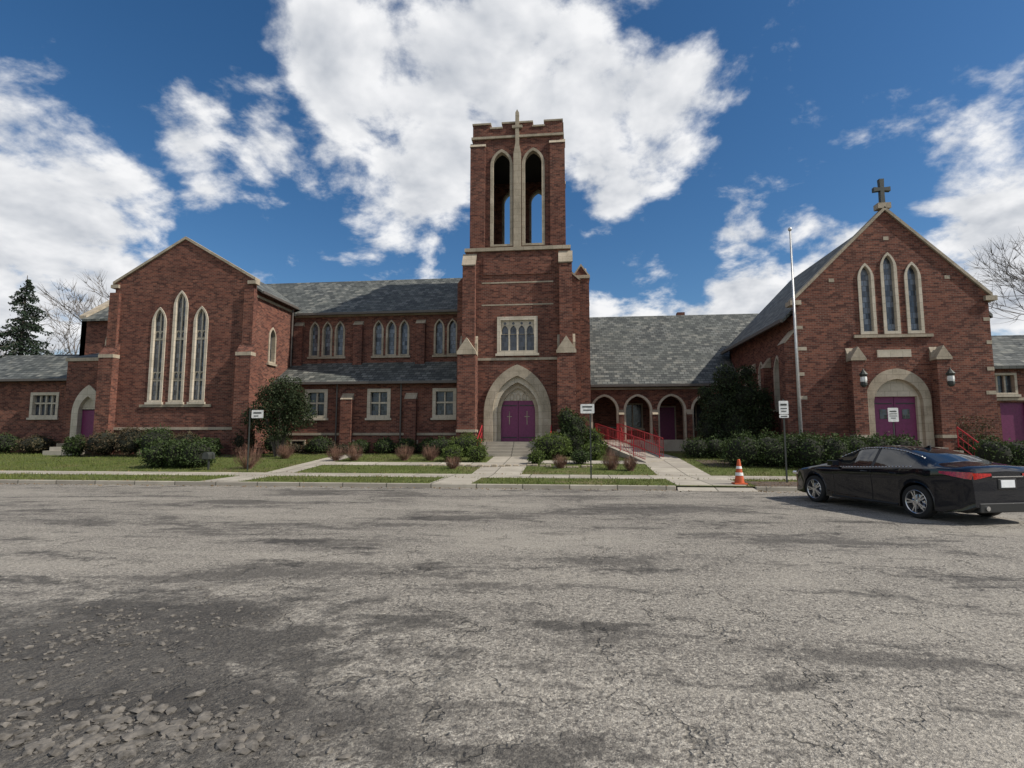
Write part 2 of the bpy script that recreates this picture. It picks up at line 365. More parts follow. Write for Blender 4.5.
hs=[ch.win('r',-32.6,3.0,1.6,1.25,Yl,fr=.18,mull=3,stone='stone_l',trans=(3.75,)),ch.win('r',-33.0,1.0,.9,.45,Yl,fr=.08),ch.win('r',-37.6,3.0,1.0,1.25,Yl,fr=.18,mull=1,stone='stone_l')]
ch['brick'].slab(rect(-39.5,-30.1,0,5.35),hs,Yl,Yl+.35)
ch['slate'].slab([(Yl-.3,5.25),(34.0,7.4),(37.5,5.25),(37.5,5.1),(34,7.25),(Yl-.3,5.1)],[],-39.6,-30.21,'x')
ch['brick'].slab(gable(30.86,37.3,0,5.2,7.1),[],-39.4,-39.0,'x')
ch['gutter'].box(-39.5,-30.25,Yl-.42,Yl-.3,5.12,5.25)
ch.finish(NAMES)

# ================================================================== TOWER
tw=Bld('bell_tower',(-2.85,33,0))
cx=-2.85; Yt=30.0
X0,X1=-5.8,.10
wh=tw.win('r',cx,6.5,1.9,1.75,Yt,fr=.2,mull=3,stone='stone_l',rec=.18)
for i in range(4):
    xx=cx-.95+.2375+i*.475
    tw['stone_l'].slab(rect(xx-.235,xx+.235,7.45,8.24),[arch(xx,7.46,.36,.5,.3),],Yt+.09,Yt+.16)
    tw['glass'].lathe((xx,Yt+.088,8.08),[(.08,0),(0,-.001)],10,'y')
portal_hole=arch(cx,1.0,3.3,4.45,3.3*.72)
tw['brick'].slab(rect(X0,X1,0,12.3),[wh,portal_hole],Yt,Yt+.6)
tw['brick'].box(X0,X0+.5,Yt+.6,36,0,12.3); tw['brick'].box(X1-.5,X1,Yt+.6,36,0,12.3); tw['brick'].box(X0,X1,35.5,36,0,12.29)
tw['stone'].slab(arch(cx,.95,3.75,4.75,3.75*.72,12),[arch(cx,.96,2.75,4.1,2.75*.72,12)],Yt-.14,Yt+.12)
tw['stone_l'].slab(arch(cx,.95,2.85,4.15,2.85*.72,12),[arch(cx,.96,2.35,3.75,2.35*.72,12)],Yt+.05,Yt+.38)
tw['stone'].slab(arch(cx,.95,2.45,3.8,2.45*.72,12),[arch(cx,.96,1.95,3.45,1.95*.72,12)],Yt+.3,Yt+.6)
tw['stone_l'].slab(arch(cx,3.7,2.0,.95,.9,12),[],Yt+.48,Yt+.7)
for ex in (-.35,.0,.35): tw['stone'].slab(arch(cx+ex,3.72,.24,.42),[arch(cx+ex,3.74,.15,.33)],Yt+.44,Yt+.5)
tw['purple'].box(cx-1.0,cx-.012,Yt+.5,Yt+.56,1.4,3.7); tw['purple'].box(cx+.012,cx+1.0,Yt+.5,Yt+.56,1.4,3.7)
tw['dark'].box(cx-1.05,cx+1.05,Yt+.6,Yt+.7,1.3,3.75)
for sx in (-.5,.5):
    tw['stone'].box(cx+sx-.02,cx+sx+.02,Yt+.47,Yt+.503,2.35,3.1); tw['stone'].box(cx+sx-.14,cx+sx+.14,Yt+.472,Yt+.502,2.78,2.82)
    for zz in (1.6,3.4): tw['black'].box(cx+sx-.42,cx+sx+.42,Yt+.475,Yt+.503,zz,zz+.05)
for a,b2 in ((-6.1,-5.1),(-.6,.40)):
    tw['brick'].box(a,b2,Yt-.85,Yt+.2,0,6.2)
    m=(a+b2)/2
    tw['stone'].slab([(a-.04,6.2),(b2+.04,6.2),(b2+.04,6.35),(m,7.15),(a-.04,6.35)],[],Yt-.9,Yt-.3)
    tw['stone'].slab([(Yt-.3,6.2),(Yt-.3,6.9),(Yt+.02,7.4),(Yt+.02,6.2)],[],a,b2,'x')
    tw['brick'].box(a+.14,b2-.14,Yt-.35,Yt+.2,6.2,11.4)
    tw['brick'].slab([(Yt-.35,11.4),(Yt+.02,12.1),(Yt+.02,11.4)],[],a+.14,b2-.14,'x'); tw['stone'].slab([(Yt-.4,11.38),(Yt+.0,12.1),(Yt+.0,12.2),(Yt-.42,11.44)],[],a+.10,b2-.10,'x')
    tw['stone'].box(a-.04,b2+.04,Yt-.91,Yt+.1,1.9,2.05)
tw['brick'].box(.1,.7,30.4,31.5,0,10.6); tw['stone'].slab([(.05,11.3),(.75,10.6),(.65,10.6),(.05,11.15)],[],30.35,31.55); tw['brick'].slab([(.05,11.15),(.65,10.6),(.05,10.6)],[],30.4,31.5)
tw['brick'].box(-6.4,-5.8,30.4,31.3,0,10.6); tw['brick'].slab([(-6.4,10.6),(-5.79,11.3),(-5.79,10.6)],[],30.4,31.3)
tw['stone'].box(X0+.4,X1-.4,Yt-.06,Yt+.1,5.95,6.1)
tw['stone'].box(X0-.1,X1+.1,Yt-.12,36.1,12.3,12.5)
for zz in (9.1,10.4): tw['stone'].box(X0+.9,X1-.9,Yt-.012,Yt+.1,zz,zz+.08)
tw['brick'].box(X0+1.0,X1-1.0,Yt-.06,Yt+.1,10.9,11.9)
U0,U1,V0,V1=-5.5,-.20,30.15,35.75
op=[(cx-.93,12.75,.98,5.6),(cx+.93,12.75,.98,5.6)]
for yy,s in ((V0,-1),(V1,1)):
    hl=[]
    for ox,oz,ow,oh in op:
        outer=arch(ox,oz-.12,ow+.34,oh+.3,(ow+.34)*.75); inn=arch(ox,oz,ow,oh,ow*.75)
        ya,yb=sorted((yy+s*.07,yy-s*.3)); tw['stone'].slab(outer,[inn],ya,yb)
        hl.append(arch(ox,oz-.08,ow+.28,oh+.24,(ow+.28)*.75))
    ya,yb=sorted((yy,yy-s*.45)); tw['brick'].slab(rect(U0,U1,12.5,19.2),hl,ya,yb)
for xx,s in ((U0,-1),(U1,1)):
    c=(V0+V1)/2; hl=[arch(c+d,12.75,1.0,5.6) for d in (-.93,.93)]
    xa,xb=sorted((xx,xx-s*.45)); tw['brick'].slab(rect(V0+.45,V1-.45,12.5,19.2),hl,xa,xb,'x')
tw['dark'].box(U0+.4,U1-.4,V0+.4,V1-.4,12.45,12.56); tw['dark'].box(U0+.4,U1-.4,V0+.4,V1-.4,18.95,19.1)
for a,b2 in ((U0-.12,U0+.75),(U1-.75,U1+.12)):
    for c,d in ((V0-.16,V0+.5),(V1-.5,V1+.16)):
        tw['brick'].box(a,b2,c,d,12.5,18.7); tw['stone'].slab([(c-.03 if c<32 else c,18.7),(c+.2,19.0),(d-.2,19.0),(d+.03 if d>34 else d,18.7)],[],a-.03,b2+.03,'x')
tw['stone'].box(U0-.08,U1+.08,V0-.1,V1+.1,19.2,19.34)
PT=20.1
def cren(x0,x1,y0,y1,alongx):
    L=(x1-x0) if alongx else (y1-y0)
    segs=[(0,.2,1),(.2,.33,0),(.33,.67,1),(.67,.8,0),(.8,1,1)]
    for a,b2,h in segs:
        zt=PT if h else PT-.28
        if alongx:
            tw['brick'].box(x0+L*a,x0+L*b2,y0,y1,19.34,zt); tw['stone'].box(x0+L*a-.03,x0+L*b2+.03,y0-.05,y1+.05,zt,zt+.10+(.004 if h else 0))
        else:
            tw['brick'].box(x0,x1,y0+L*a,y0+L*b2,19.34,zt); tw['stone'].box(x0-.05,x1+.05,y0+L*a-.03,y0+L*b2+.03,zt,zt+.105+(.004 if h else 0))
cren(U0,U1,V0-.02,V0+.33,True); cren(U0,U1,V1-.33,V1,True); cren(U0-.01,U0+.32,V0+.36,V1-.36,False); cren(U1-.32,U1+.01,V0+.36,V1-.36,False)
tw['stone'].box(cx-.22,cx+.22,V0-.16,V0+.12,12.5,18.2)
tw['stone'].slab([(cx-.22,18.2),(cx+.22,18.2),(cx+.11,18.8),(cx+.11,20.7),(cx,20.9),(cx-.11,20.7),(cx-.11,18.8)],[],V0-.15,V0+.08)
tw['stone'].box(cx-.3,cx+.3,V0-.165,V0-.03,19.75,19.92)
for i in range(5): tw['steps'].box(cx-2.0,cx+2.0,Yt-.5-.32*(5-i),Yt+.5,0.3,.62+.155*(i+.0))
tw['steps'].box(cx-2.0,cx+2.0,Yt-.5,Yt+.62,0,1.39)
for sx in (-2.2,2.0): tw['stone'].box(cx+sx,cx+sx+.2,Yt-2.1,Yt-.1,0,1.1)
tw.finish(NAMES)

# ================================================================== ARCADE HALL
ar=Bld('arcade_hall',(6.5,38,0))
Yc=36.0; FZ=1.45
hs=[]
for i in range(5):
    xx=2.35+2.15*i
    inn=arch(xx,FZ+.02,1.55,2.85,.95,12)
    hs.append(arch(xx,FZ+.01,1.80,2.97,1.06,12))
    ar['stone_l'].slab(arch(xx,FZ,1.86,3.0,1.08,12),[inn],Yc-.05,Yc+.4)
ar['brick'].slab(rect(1.4,13,0,5.1),hs,Yc,Yc+.35)
for i in range(6):
    xx=2.35+2.15*(i-.5); ar['brick'].box(xx-.16,xx+.16,Yc-.3,Yc+.02,0,3.1); ar['stone'].slab([(Yc-.33,3.1),(Yc+.02,3.45),(Yc+.02,3.1)],[],xx-.18,xx+.18,'x')
ar['stone'].box(1.4,13,Yc-.07,Yc+.05,4.75,4.87)
ar['steps'].box(1.4,13,Yc-.4,39,0,FZ)
hs=[ar.win('r',4.46,2.3,1.2,1.6,38.6,fr=.1,mull=1,stone='stone'),ar.win('r',8.8,2.3,1.2,1.6,38.6,fr=.1,mull=1,stone='stone')]
ar['brick'].slab(rect(1.4,13,1.4,5.1),hs,38.6,38.9)
ar['purple'].box(6.0,7.3,38.52,38.58,FZ,3.7); ar['stone'].box(5.9,7.4,38.56,38.62,FZ,3.8)
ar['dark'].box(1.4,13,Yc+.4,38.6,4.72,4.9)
for i in range(5):
    if i not in (1,2):
        xx=2.35+2.15*i; ar['black'].box(xx-.78,xx+.78,Yc+.15,Yc+.19,2.25,2.31)
        for k in range(9): ar['black'].box(xx-.72+k*.18-.012,xx-.72+k*.18+.012,Yc+.155,Yc+.185,FZ,2.25)
ar['slate'].slab([(Yc-.45,5.05),(43,11.2),(50.4,5.05),(50.4,4.88),(43,11.0),(Yc-.45,4.88)],[],1.45,18,'x')
ar['gutter'].box(1.45,10.6,Yc-.58,Yc-.44,4.9,5.05)
ar['brick'].slab(gable(36.3,49.7,0,5.2,11.0),[],1.42,1.5,'x')
ar['brick'].box(9.0,9.6,45,45.6,9,11.9)
ar['steps'].box(3.3,5.5,Yc-1.4,Yc-.4,0,1.2); ar['steps'].box(3.3,5.5,Yc-1.8,Yc-1.4,0,1.0)
ar.finish(NAMES)

# ================================================================== CHAPEL
cp=Bld('brick_chapel',(15.3,32,0))
Yq=27.0; x0,x1=11.0,19.6; cx=15.3
hs=[]
for dx,zt in ((-1.05,9.85),(0,10.35),(1.05,9.85)):
    hs.append(cp.win('l',cx+dx,6.65,.46,zt-6.65,Yq,fr=.14,glass='stained',stone='stone_l',rf=1.1,rec=.16,sill=False))
cp['stone'].box(cx-1.75,cx+1.75,Yq-.1,Yq+.05,6.34,6.48)
ph=arch(cx,1.2,2.5,3.5,1.35,12)
cp['brick'].slab(gable(x0,x1,0,8.3,12.6),hs+[ph],Yq,Yq+.4)
coping(cp,x0,x1,8.3,12.6,Yq-.1,Yq+.45,t=.16)
for xx in (x0-.05,x1+.05): cp['stone'].box(xx-.25,xx+.25,Yq-.16,Yq+.46,8.0,8.22)
cp['stone'].slab(arch(cx,1.15,2.85,3.7,1.5,12),[arch(cx,1.16,2.15,3.2,1.15,12)],Yq-.12,Yq+.15)
cp['stone_l'].slab(arch(cx,1.15,2.25,3.25,1.2,12),[rect(cx-.95,cx+.95,1.16,3.55)],Yq+.12,Yq+.4)
cp['purple'].box(cx-.97,cx-.012,Yq+.28,Yq+.34,1.2,3.56); cp['purple'].box(cx+.012,cx+.97,Yq+.28,Yq+.34,1.2,3.56)
cp['dark'].box(cx-1,cx+1,Yq+.4,Yq+.5,1.1,3.6)
for sx in (-.5,.5):
    cp['glass'].box(cx+sx-.16,cx+sx+.16,Yq+.255,Yq+.283,2.5,2.95)
    for zz in (1.45,3.2): cp['black'].box(cx+sx-.42,cx+sx+.42,Yq+.258,Yq+.283,zz,zz+.05)
cp['stone_l'].box(cx-.75,cx+.75,Yq-.04,Yq+.1,5.4,5.75)
for sx in (-1.85,1.85):
    a,b2=cx+sx-.3,cx+sx+.3
    cp['brick'].box(a,b2,Yq-.5,Yq+.1,0,5.2); cp['stone'].slab([(a-.04,5.2),(b2+.04,5.2),(b2+.04,5.3),(cx+sx,5.85),(a-.04,5.3)],[],Yq-.55,Yq-.1)
    cp['stone'].slab([(Yq-.12,5.2),(Yq-.12,5.6),(Yq+.02,5.9),(Yq+.02,5.2)],[],a,b2,'x')
    cp['stone'].box(a-.03,b2+.03,Yq-.54,Yq,1.6,1.75)
    lx=cx+sx
    cp['black'].tube((lx,Yq-.55,4.5),(lx,Yq-.85,4.6),.025)
    cp['black'].lathe((lx,Yq-.85,3.9),[(0,.0),(.08,.02),(.14,.1),(.15,.2),(.13,.25),(.13,.5),(.15,.55),(.19,.6),(.05,.78),(0,.9)],8)
    cp['white'].lathe((lx,Yq-.85,3.9),[(.132,.26),(.148,.35),(.134,.49)],8)
for xx,sd in ((x0,1),(x1,-1)):
    quoins(cp,xx,Yq,3.0,7.5,sd,4,.36)
for dx in (-2.6,2.6): cp['stone'].box(cx+dx-.12,cx+dx+.12,Yq-.012,Yq+.1,9.1,9.28)
cp['stone'].box(cx-.12,cx+.12,Yq-.012,Yq+.1,11.1,11.28)
cp['brick'].box(x0-.55,x0,Yq+.2,Yq+1.0,0,6.2); cp['stone'].slab([(x0-.58,6.2),(x0-.01,6.9),(x0-.01,6.8),(x0-.5,6.2)],[],Yq+.17,Yq+1.03); cp['brick'].slab([(x0-.5,6.2),(x0-.0,6.8),(x0-.0,6.2)],[],Yq+.2,Yq+1.0)
hs=[]
for yy in (29.6,32.0,34.4):
    hs.append(cp.win('l',yy,3.2,.8,2.6,x0,'x',-1,fr=.14,glass='stained',stone='stone_l',mull=1,rf=1.0))
cp['brick'].slab(rect(Yq+.4,38,0,7.6),hs,x0,x0+.4,'x'); cp['brick'].box(x1-.4,x1,Yq+.4,38,0,7.6)
for yy in (30.8,33.2,35.5):
    cp['brick'].box(x0-.4,x0+.1,yy-.25,yy+.25,0,5.4); cp['stone'].slab([(x0-.43,5.4),(x0+.02,6.0),(x0+.02,5.4)],[],yy-.27,yy+.27)
cp['brick'].slab(gable(x0,x1,0,7.8,12.2),[],37.7,38.0)
cp['slate'].slab([(x0-.45,7.45),(cx,12.4),(x1+.45,7.45),(x1+.45,7.28),(cx,12.18),(x0-.45,7.28)],[],Yq+.42,38.2)
cp['gutter'].box(x0-.6,x0-.44,Yq+.45,38,7.28,7.44)
cp['stone'].box(cx-.3,cx+.3,Yq-.1,Yq+.3,12.68,12.95)
cp['black'].slab([(cx-.1,12.95),(cx+.1,12.95),(cx+.09,13.6),(cx+.38,13.57),(cx+.38,13.79),(cx+.09,13.76),(cx+.11,14.2),(cx-.11,14.2),(cx-.09,13.76),(cx-.38,13.79),(cx-.38,13.57),(cx-.09,13.6)],[],Yq+.0,Yq+.2)
for i in range(4): cp['steps'].box(cx-1.9,cx+1.9,Yq-.9-.32*(4-i),Yq-.5,.2,.6+.15*i)
cp['steps'].box(cx-1.5,cx+1.5,Yq-.9,Yq+.4,0,1.18)
Yw=30.0
hs=[cp.win('r',21.9,3.9,1.5,.9,Yw,fr=.12,mull=3,stone='stone_l'),cp.win('r',25.5,3.9,1.5,.9,Yw,fr=.12,mull=3,stone='stone_l'),rect(21.9,23.1,1.3,3.4)]
cp['brick'].slab(rect(19.6,36,0,5.35),hs,Yw,Yw+.35)
cp['stone'].box(19.6,36,Yw-.05,Yw+.1,3.5,3.65)
cp['purple'].box(21.85,23.15,Yw+.12,Yw+.2,1.3,3.45)
cp['slate'].slab([(Yw-.3,5.25),(34.2,7.6),(38.4,5.25),(38.4,5.1),(34.2,7.45),(Yw-.3,5.1)],[],19.62,36,'x')
cp.finish(NAMES)

# ================================================================== TERRAIN
def zl(y): return float(np.interp(y,[17.65,20,21.6,28,36,400],[.125,.15,.17,.62,.75,.75]))
BR=[17.65,20,21.6,28,36,60,400]
def strip(mb,x0,x1,y0,y1,dz,th=None,nx=1):
    ys=[y0]+[b for b in BR if y0<b<y1]+[y1]
    xs=np.linspace(x0,x1,nx+1)
    vs=[(x,y,zl(y)+dz) for y in ys for x in xs]; k=nx+1
    fs=[(j*k+i,j*k+i+1,(j+1)*k+i+1,(j+1)*k+i) for j in range(len(ys)-1) for i in range(nx)]
    mb.add(vs,fs)
mb=MB(); mb.add([(-1500,-1500,-.03),(1500,-1500,-.03),(1500,1500,-.03),(-1500,1500,-.03)],[(0,1,2,3)]); mb.obj('ground',M['lawn'],recalc=False)
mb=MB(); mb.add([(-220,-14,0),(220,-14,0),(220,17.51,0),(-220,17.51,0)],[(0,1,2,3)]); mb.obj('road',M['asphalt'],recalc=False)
mb=MB(); strip(mb,-220,220,17.6,400,0,nx=8); mb.obj('lawn',M['lawn'],recalc=False)
mb=MB()
for a,b2 in ((-220,3.3),(5.7,220)): mb.box(a,b2,17.5,17.66,-.02,.13)
mb.obj('kerb',M['concrete'],bevel=.02)
mb=MB(); strip(mb,-220,220,20.0,21.6,.004,nx=4); mb.obj('sidewalk',M['concrete'],recalc=False)
PATHS=[(-12.7,-11.3,17.66,20),(-12.6,-11.4,21.6,29.5),(-4.6,-3.2,17.66,20),(-3.9,-1.9,21.6,28.4),(3.4,5.6,17.9,20),(3.4,5.4,21.6,35.0),(13.9,16.7,21.6,25.6)]
mb=MB()
for a,b2,c,d in PATHS: strip(mb,a,b2,c,d,.008)
mb.add([(3.3,17.2,.006),(5.7,17.2,.006),(5.6,17.9,.137),(3.4,17.9,.137)],[(0,1,2,3)])
strip(mb,-12.5,-3.8,24.2,25.4,.012); strip(mb,-1.9,3.5,25.2,26.4,.012)
mb.obj('path',M['concrete'],recalc=False)
mb=MB()
strip(mb,-27,-18,27.3,28.65,.016); strip(mb,-18,-6.2,29.8,31.5,.016); strip(mb,6,13.2,24.3,26.9,.016); strip(mb,5.8,12,17.66,19.2,.016)
mb.obj('mulch_bed',M['soil'],recalc=False)

def rand_quads(centers,size,flat=0):
    n=len(centers)
    a=rng.normal(size=(n,3)); a/=np.linalg.norm(a,axis=1,keepdims=True)
    b=rng.normal(size=(n,3)); 
    if flat: a[:,2]*=.2; b[:,2]*=.2; a/=np.linalg.norm(a,axis=1,keepdims=True)
    b-= (a*b).sum(1,keepdims=True)*a; b/=np.linalg.norm(b,axis=1,keepdims=True)
    s=size*rng.uniform(.6,1.3,size=(n,1))
    a=a*s; b=b*s*.55
    v=np.stack([centers-a,centers+b,centers+a,centers-b],1).reshape(-1,3)
    f=np.arange(4*n).reshape(n,4)
    return v,f
def np_mesh(name,v,f,mat,parent=None):
    me=bpy.data.meshes.new(name); k=f.shape[1]; n=len(f)
    me.vertices.add(len(v)); me.vertices.foreach_set('co',v.astype(np.float32).ravel())
    me.loops.add(n*k); me.loops.foreach_set('vertex_index',f.astype(np.int32).ravel())
    me.polygons.add(n); me.polygons.foreach_set('loop_start',np.arange(0,n*k,k,dtype=np.int32)); 
    try: me.polygons.foreach_set('loop_total',np.full(n,k,dtype=np.int32))
    except: pass
    me.update(calc_edges=True); me.validate(); me.materials.append(mat)
    o=bpy.data.objects.new(name,me); scn.collection.objects.link(o)
    if parent: setpar(o,parent)
    return o
N=170000
gx=rng.uniform(-42,26,N); gy=17.68+rng.random(N)**1.15*14
den=.5+.5*np.sin(gx*1.3+np.sin(gy*2.1)*2)*np.sin(gy*1.9+np.cos(gx*.9)*2)
ok=rng.random(N)<(.35+.65*den)
e_=rng.normal(0,.07,N)
ok&=~((gy>20.02+e_)&(gy<21.58+e_))
for a,b2,c,d in PATHS+[(-12.5,-3.8,24.2,25.4),(-1.9,3.5,25.2,26.4),(5.8,12,17.6,19.2),(3.3,5.7,17,18)]: ok&=~((gx>a+e_)&(gx<b2+e_)&(gy>c)&(gy<d))
gx=gx[ok];gy=gy[ok];n=len(gx); gz=np.interp(gy,[17.65,20,21.6,28,36],[.125,.15,.17,.62,.75])
h=rng.uniform(.03,.10,n)*(.7+.6*den[ok]); an=rng.uniform(0,6.28,n); w=.012
base=np.stack([gx,gy,gz],1)
v=np.stack([base+np.stack([np.cos(an)*w,np.sin(an)*w,0*h],1),base-np.stack([np.cos(an)*w,np.sin(an)*w,0*h],1),base+np.stack([rng.normal(0,.03,n),rng.normal(0,.03,n),h],1)],1).reshape(-1,3)
np_mesh('grass',v,np.arange(3*n).reshape(n,3),M['blade'])

# ------------------------------------------------------------------ vegetation
def blob_pts(blobs,n,shell=.55):
    vol=np.array([b[3]*b[4]*b[5] for b in blobs]); vol=vol**.8; vol/=vol.sum(); out=[]
    for b,p in zip(blobs,vol):
        k=max(20,int(n*p)); d=rng.normal(size=(k,3)); d/=np.linalg.norm(d,axis=1,keepdims=True)
        ph=rng.uniform(0,6.28,3)
        lump=1+.13*np.sin(d[:,0]*6+ph[0])*np.sin(d[:,1]*6+ph[1])+.1*np.sin(d[:,2]*9+ph[2])+.05*np.sin(d[:,0]*15+d[:,2]*13)
        r=(shell+(1-shell)*rng.random(k)**.6)*lump*(1+.06*rng.normal(size=k))
        out.append(np.array(b[:3])+d*r[:,None]*np.array(b[3:6]))
    return np.concatenate(out)
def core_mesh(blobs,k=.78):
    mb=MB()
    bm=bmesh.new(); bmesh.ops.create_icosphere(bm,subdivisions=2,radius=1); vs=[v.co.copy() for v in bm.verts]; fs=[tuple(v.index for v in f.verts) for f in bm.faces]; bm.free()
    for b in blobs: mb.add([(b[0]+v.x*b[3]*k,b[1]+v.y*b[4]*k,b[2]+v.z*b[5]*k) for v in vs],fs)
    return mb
def bush(name,blobs,n,size,mat,core=True,zmin=None):
    e=empty(name,(blobs[0][0],blobs[0][1],zl(blobs[0][1])))
    c=blob_pts(blobs,n); zb=zl(blobs[0][1]) if zmin is None else zmin
    c=c[c[:,2]>zb]
    v,f=rand_quads(c,size); np_mesh('leaves',v,f,M[mat],e)
    if core: core_mesh(blobs).obj('light_block_core',M['core'],e,smooth=True)  # dark ellipsoids added inside the leaves to block light
    return e
def hedge(name,x0,x1,y,dy,h,n,mat='yew',size=.055):
    z=zl(y); bl=[]; L=x1-x0; k=max(1,int(L/.8))
    for i in range(k):
        xx=x0+L*(i+.5)/k; bl.append((xx,y+random.uniform(-.1,.1),z+h*.42,L/k*.85,dy*.5,h*.55*random.uniform(.92,1.06)))
    return bush(name,bl,n,size,mat)
def ball(name,x,y,r,h,n=2600,mat='box',size=.045):
    z=zl(y); return bush(name,[(x,y,z+h*.5,r,r,h*.52),(x+r*.2,y,z+h*.6,r*.7,r*.8,h*.45)],n,size,mat)
hedge('evergreen_bush',-19.0,-16.4,23.2,1.7,1.35,7500,'yew')
hedge('boxwood_hedge',7.0,10.2,24.6,1.9,1.55,7500,'yew'); hedge('boxwood_hedge',9.6,14.0,24.0,2.0,1.5,10000,'yew')
hedge('boxwood_hedge',16.9,22.5,24.2,1.6,1.3,8000,'yew')
hedge('boxwood_hedge',5.9,8.6,27.8,1.2,1.1,3500,'yew')
ball('round_bush',-.9,27.4,1.05,1.25,mat='box',n=5200)
ball('round_bush',-5.4,28.2,.95,1.15,mat='box',n=4200); ball('round_bush',-6.9,28.6,.8,.95,mat='yew')
ball('round_bush',1.15,26.9,.55,.85,mat='box'); ball('round_bush',-4.4,25.8,.5,.75,mat='box',n=2000)
ball('round_bush',-5.6,25.9,.55,.75,mat='box',n=2000); ball('round_bush',-1.5,25.0,.4,.6,mat='box',n=1500); ball('round_bush',.5,25.2,.45,.6,mat='yew',n=1500)
bush('evergreen_shrub',[(.1,29.0,1.3,.9,.8,1.0),(.3,29,2.1,.75,.6,.85),(-.1,29,2.6,.5,.5,.6)],6000,.06,'yew')
bush('evergreen_shrub',[(1.4,29.3,1.1,.6,.6,.8),(1.3,29.3,1.6,.45,.5,.5)],2600,.055,'box')
for x,y,r,h in ((-9.3,30.3,.6,.9),(-10.6,30.4,.65,.9),(-7.9,30.3,.6,.9),(-12.1,30.4,.6,.8),(-14.6,30.4,.75,1.0),(-17.0,30,.8,1.2)): ball('foundation_shrub',x,y,r,h,1700,'yew',.05)
for x,y,r,h,mt in ((-26.0,27.7,.9,1.5,'rust'),(-24.2,27.6,1.0,1.6,'rust'),(-22.6,27.6,.9,1.5,'yew'),(-20.8,27.7,.9,1.3,'rust'),(-19.2,27.6,.8,1.2,'yew'),(-27.0,27.4,.7,1.1,'yew'),(-31.5,29.4,1.2,1.2,'rust'),(-34.0,29.2,1.2,1.3,'yew'),(-18.1,28.6,.6,1.5,'rust')):
    ball('foundation_shrub',x+random.uniform(-.3,.3),y,r*random.uniform(.8,1.1),h*random.uniform(.75,1.1),1900,mt,.06)
for x in np.arange(-16.5,-6.5,1.1): ball('low_shrub',x+random.uniform(-.2,.2),31.0,.5,random.uniform(.5,.8),600,'rust',.05)
for x,y in ((8.3,26.4),(9.6,26.2),(12.6,26.2),(18.2,26.3)): ball('foundation_shrub',x,y,.7,1.1,1800,'yew',.05)
def twiggy(name,x,y,r,h,n=230,mat='twig'):
    z=zl(y); vs=[];fs=[]
    for i in range(n):
        t=random.uniform(0,6.28); q=math.sqrt(random.random()); hh=h*random.uniform(.45,1.05)*(1-.3*q)
        p0=Vector((x+random.gauss(0,.06),y+random.gauss(0,.06),z)); p2=Vector((x+math.cos(t)*r*q,y+math.sin(t)*r*q,z+hh)); p1=p0.lerp(p2,.5)+Vector((math.cos(t),math.sin(t),0))*r*.25*q
        side=Vector((math.sin(t+1),-math.cos(t+1),0))*.007
        o=len(vs); vs+=[p0-side,p0+side,p1+side*.8,p1-side*.8]; fs.append((o,o+1,o+2,o+3))
        vs+=[p1-side*.8,p1+side*.8,p2+side*.3,p2-side*.3]; fs.append((o+4,o+5,o+6,o+7))
        for j in range(3):
            s=p1.lerp(p2,random.random()); e2=s+Vector((random.gauss(0,.1),random.gauss(0,.1),random.uniform(.03,.16))); o=len(vs); vs+=[s-side*.5,s+side*.5,e2+side*.2,e2-side*.2]; fs.append((o,o+1,o+2,o+3))
    return np_mesh(name,np.array([tuple(v) for v in vs]),np.array(fs),M[mat])
for x,y,r,h in ((-14.1,22.7,.68,1.25),(-11.5,25.9,.5,.9),(-10.6,26.0,.5,.95),(-8.1,26.2,.5,.9),(-6.8,26.2,.5,.9),(-5.0,23.2,.35,.6),(-.4,23.6,.35,.65),(1.75,23.2,.42,.95),(2.5,22.9,.3,.7),(-14.6,26.8,.5,.9),(12.0,20.5,.5,.5)):
    twiggy('bare_shrub',x,y,r,h)
def branch(mb,p,d,L,r,depth,spread=.55,up=.15,minr=.006):
    segs=3; q=p.copy()
    for i in range(segs):
        d=(d+Vector((random.gauss(0,.12),random.gauss(0,.12),random.gauss(0,.08)+up*.3))).normalized()
        n=q+d*L/segs; r2=r*(.86 if depth>0 else .6); mb.tube(q,n,r,r2,n=6 if r>.05 else 3); q=n; r=r2
        if depth>0 and i>0:
            for k in range(1 if i<segs-1 else 0):
                nd=(d+Vector((random.gauss(0,spread),random.gauss(0,spread),random.gauss(0,spread*.6)))).normalized(); branch(mb,q,nd,L*.62,max(minr,r*.55),depth-1,spread,up,minr)
    if depth>0:
        for k in range(3 if depth>1 else 4):
            nd=(d+Vector((random.gauss(0,spread),random.gauss(0,spread),random.gauss(0,spread*.6)))).normalized(); branch(mb,q,nd,L*.72,max(minr,r*.68),depth-1,spread,up,minr)
def bare_tree(x,y,h,r,depth=5,seed=1,lean=(0,0),mr=.011):
    random.seed(seed); mb=MB(); z=zl(y); branch(mb,Vector((x,y,z-.1)),Vector((lean[0],lean[1],1)).normalized(),h*.32,r,depth,.5,.2,mr); return mb.obj('bare_tree',M['bark'],recalc=False)
bare_tree(-44,50,20,.34,5,3,mr=.022); bare_tree(-54,54,19,.32,5,8,mr=.022); bare_tree(-47,44,13,.24,5,11,mr=.018)
bare_tree(34.0,34,17,.28,5,5,(-.02,0),.014)
random.seed(99)
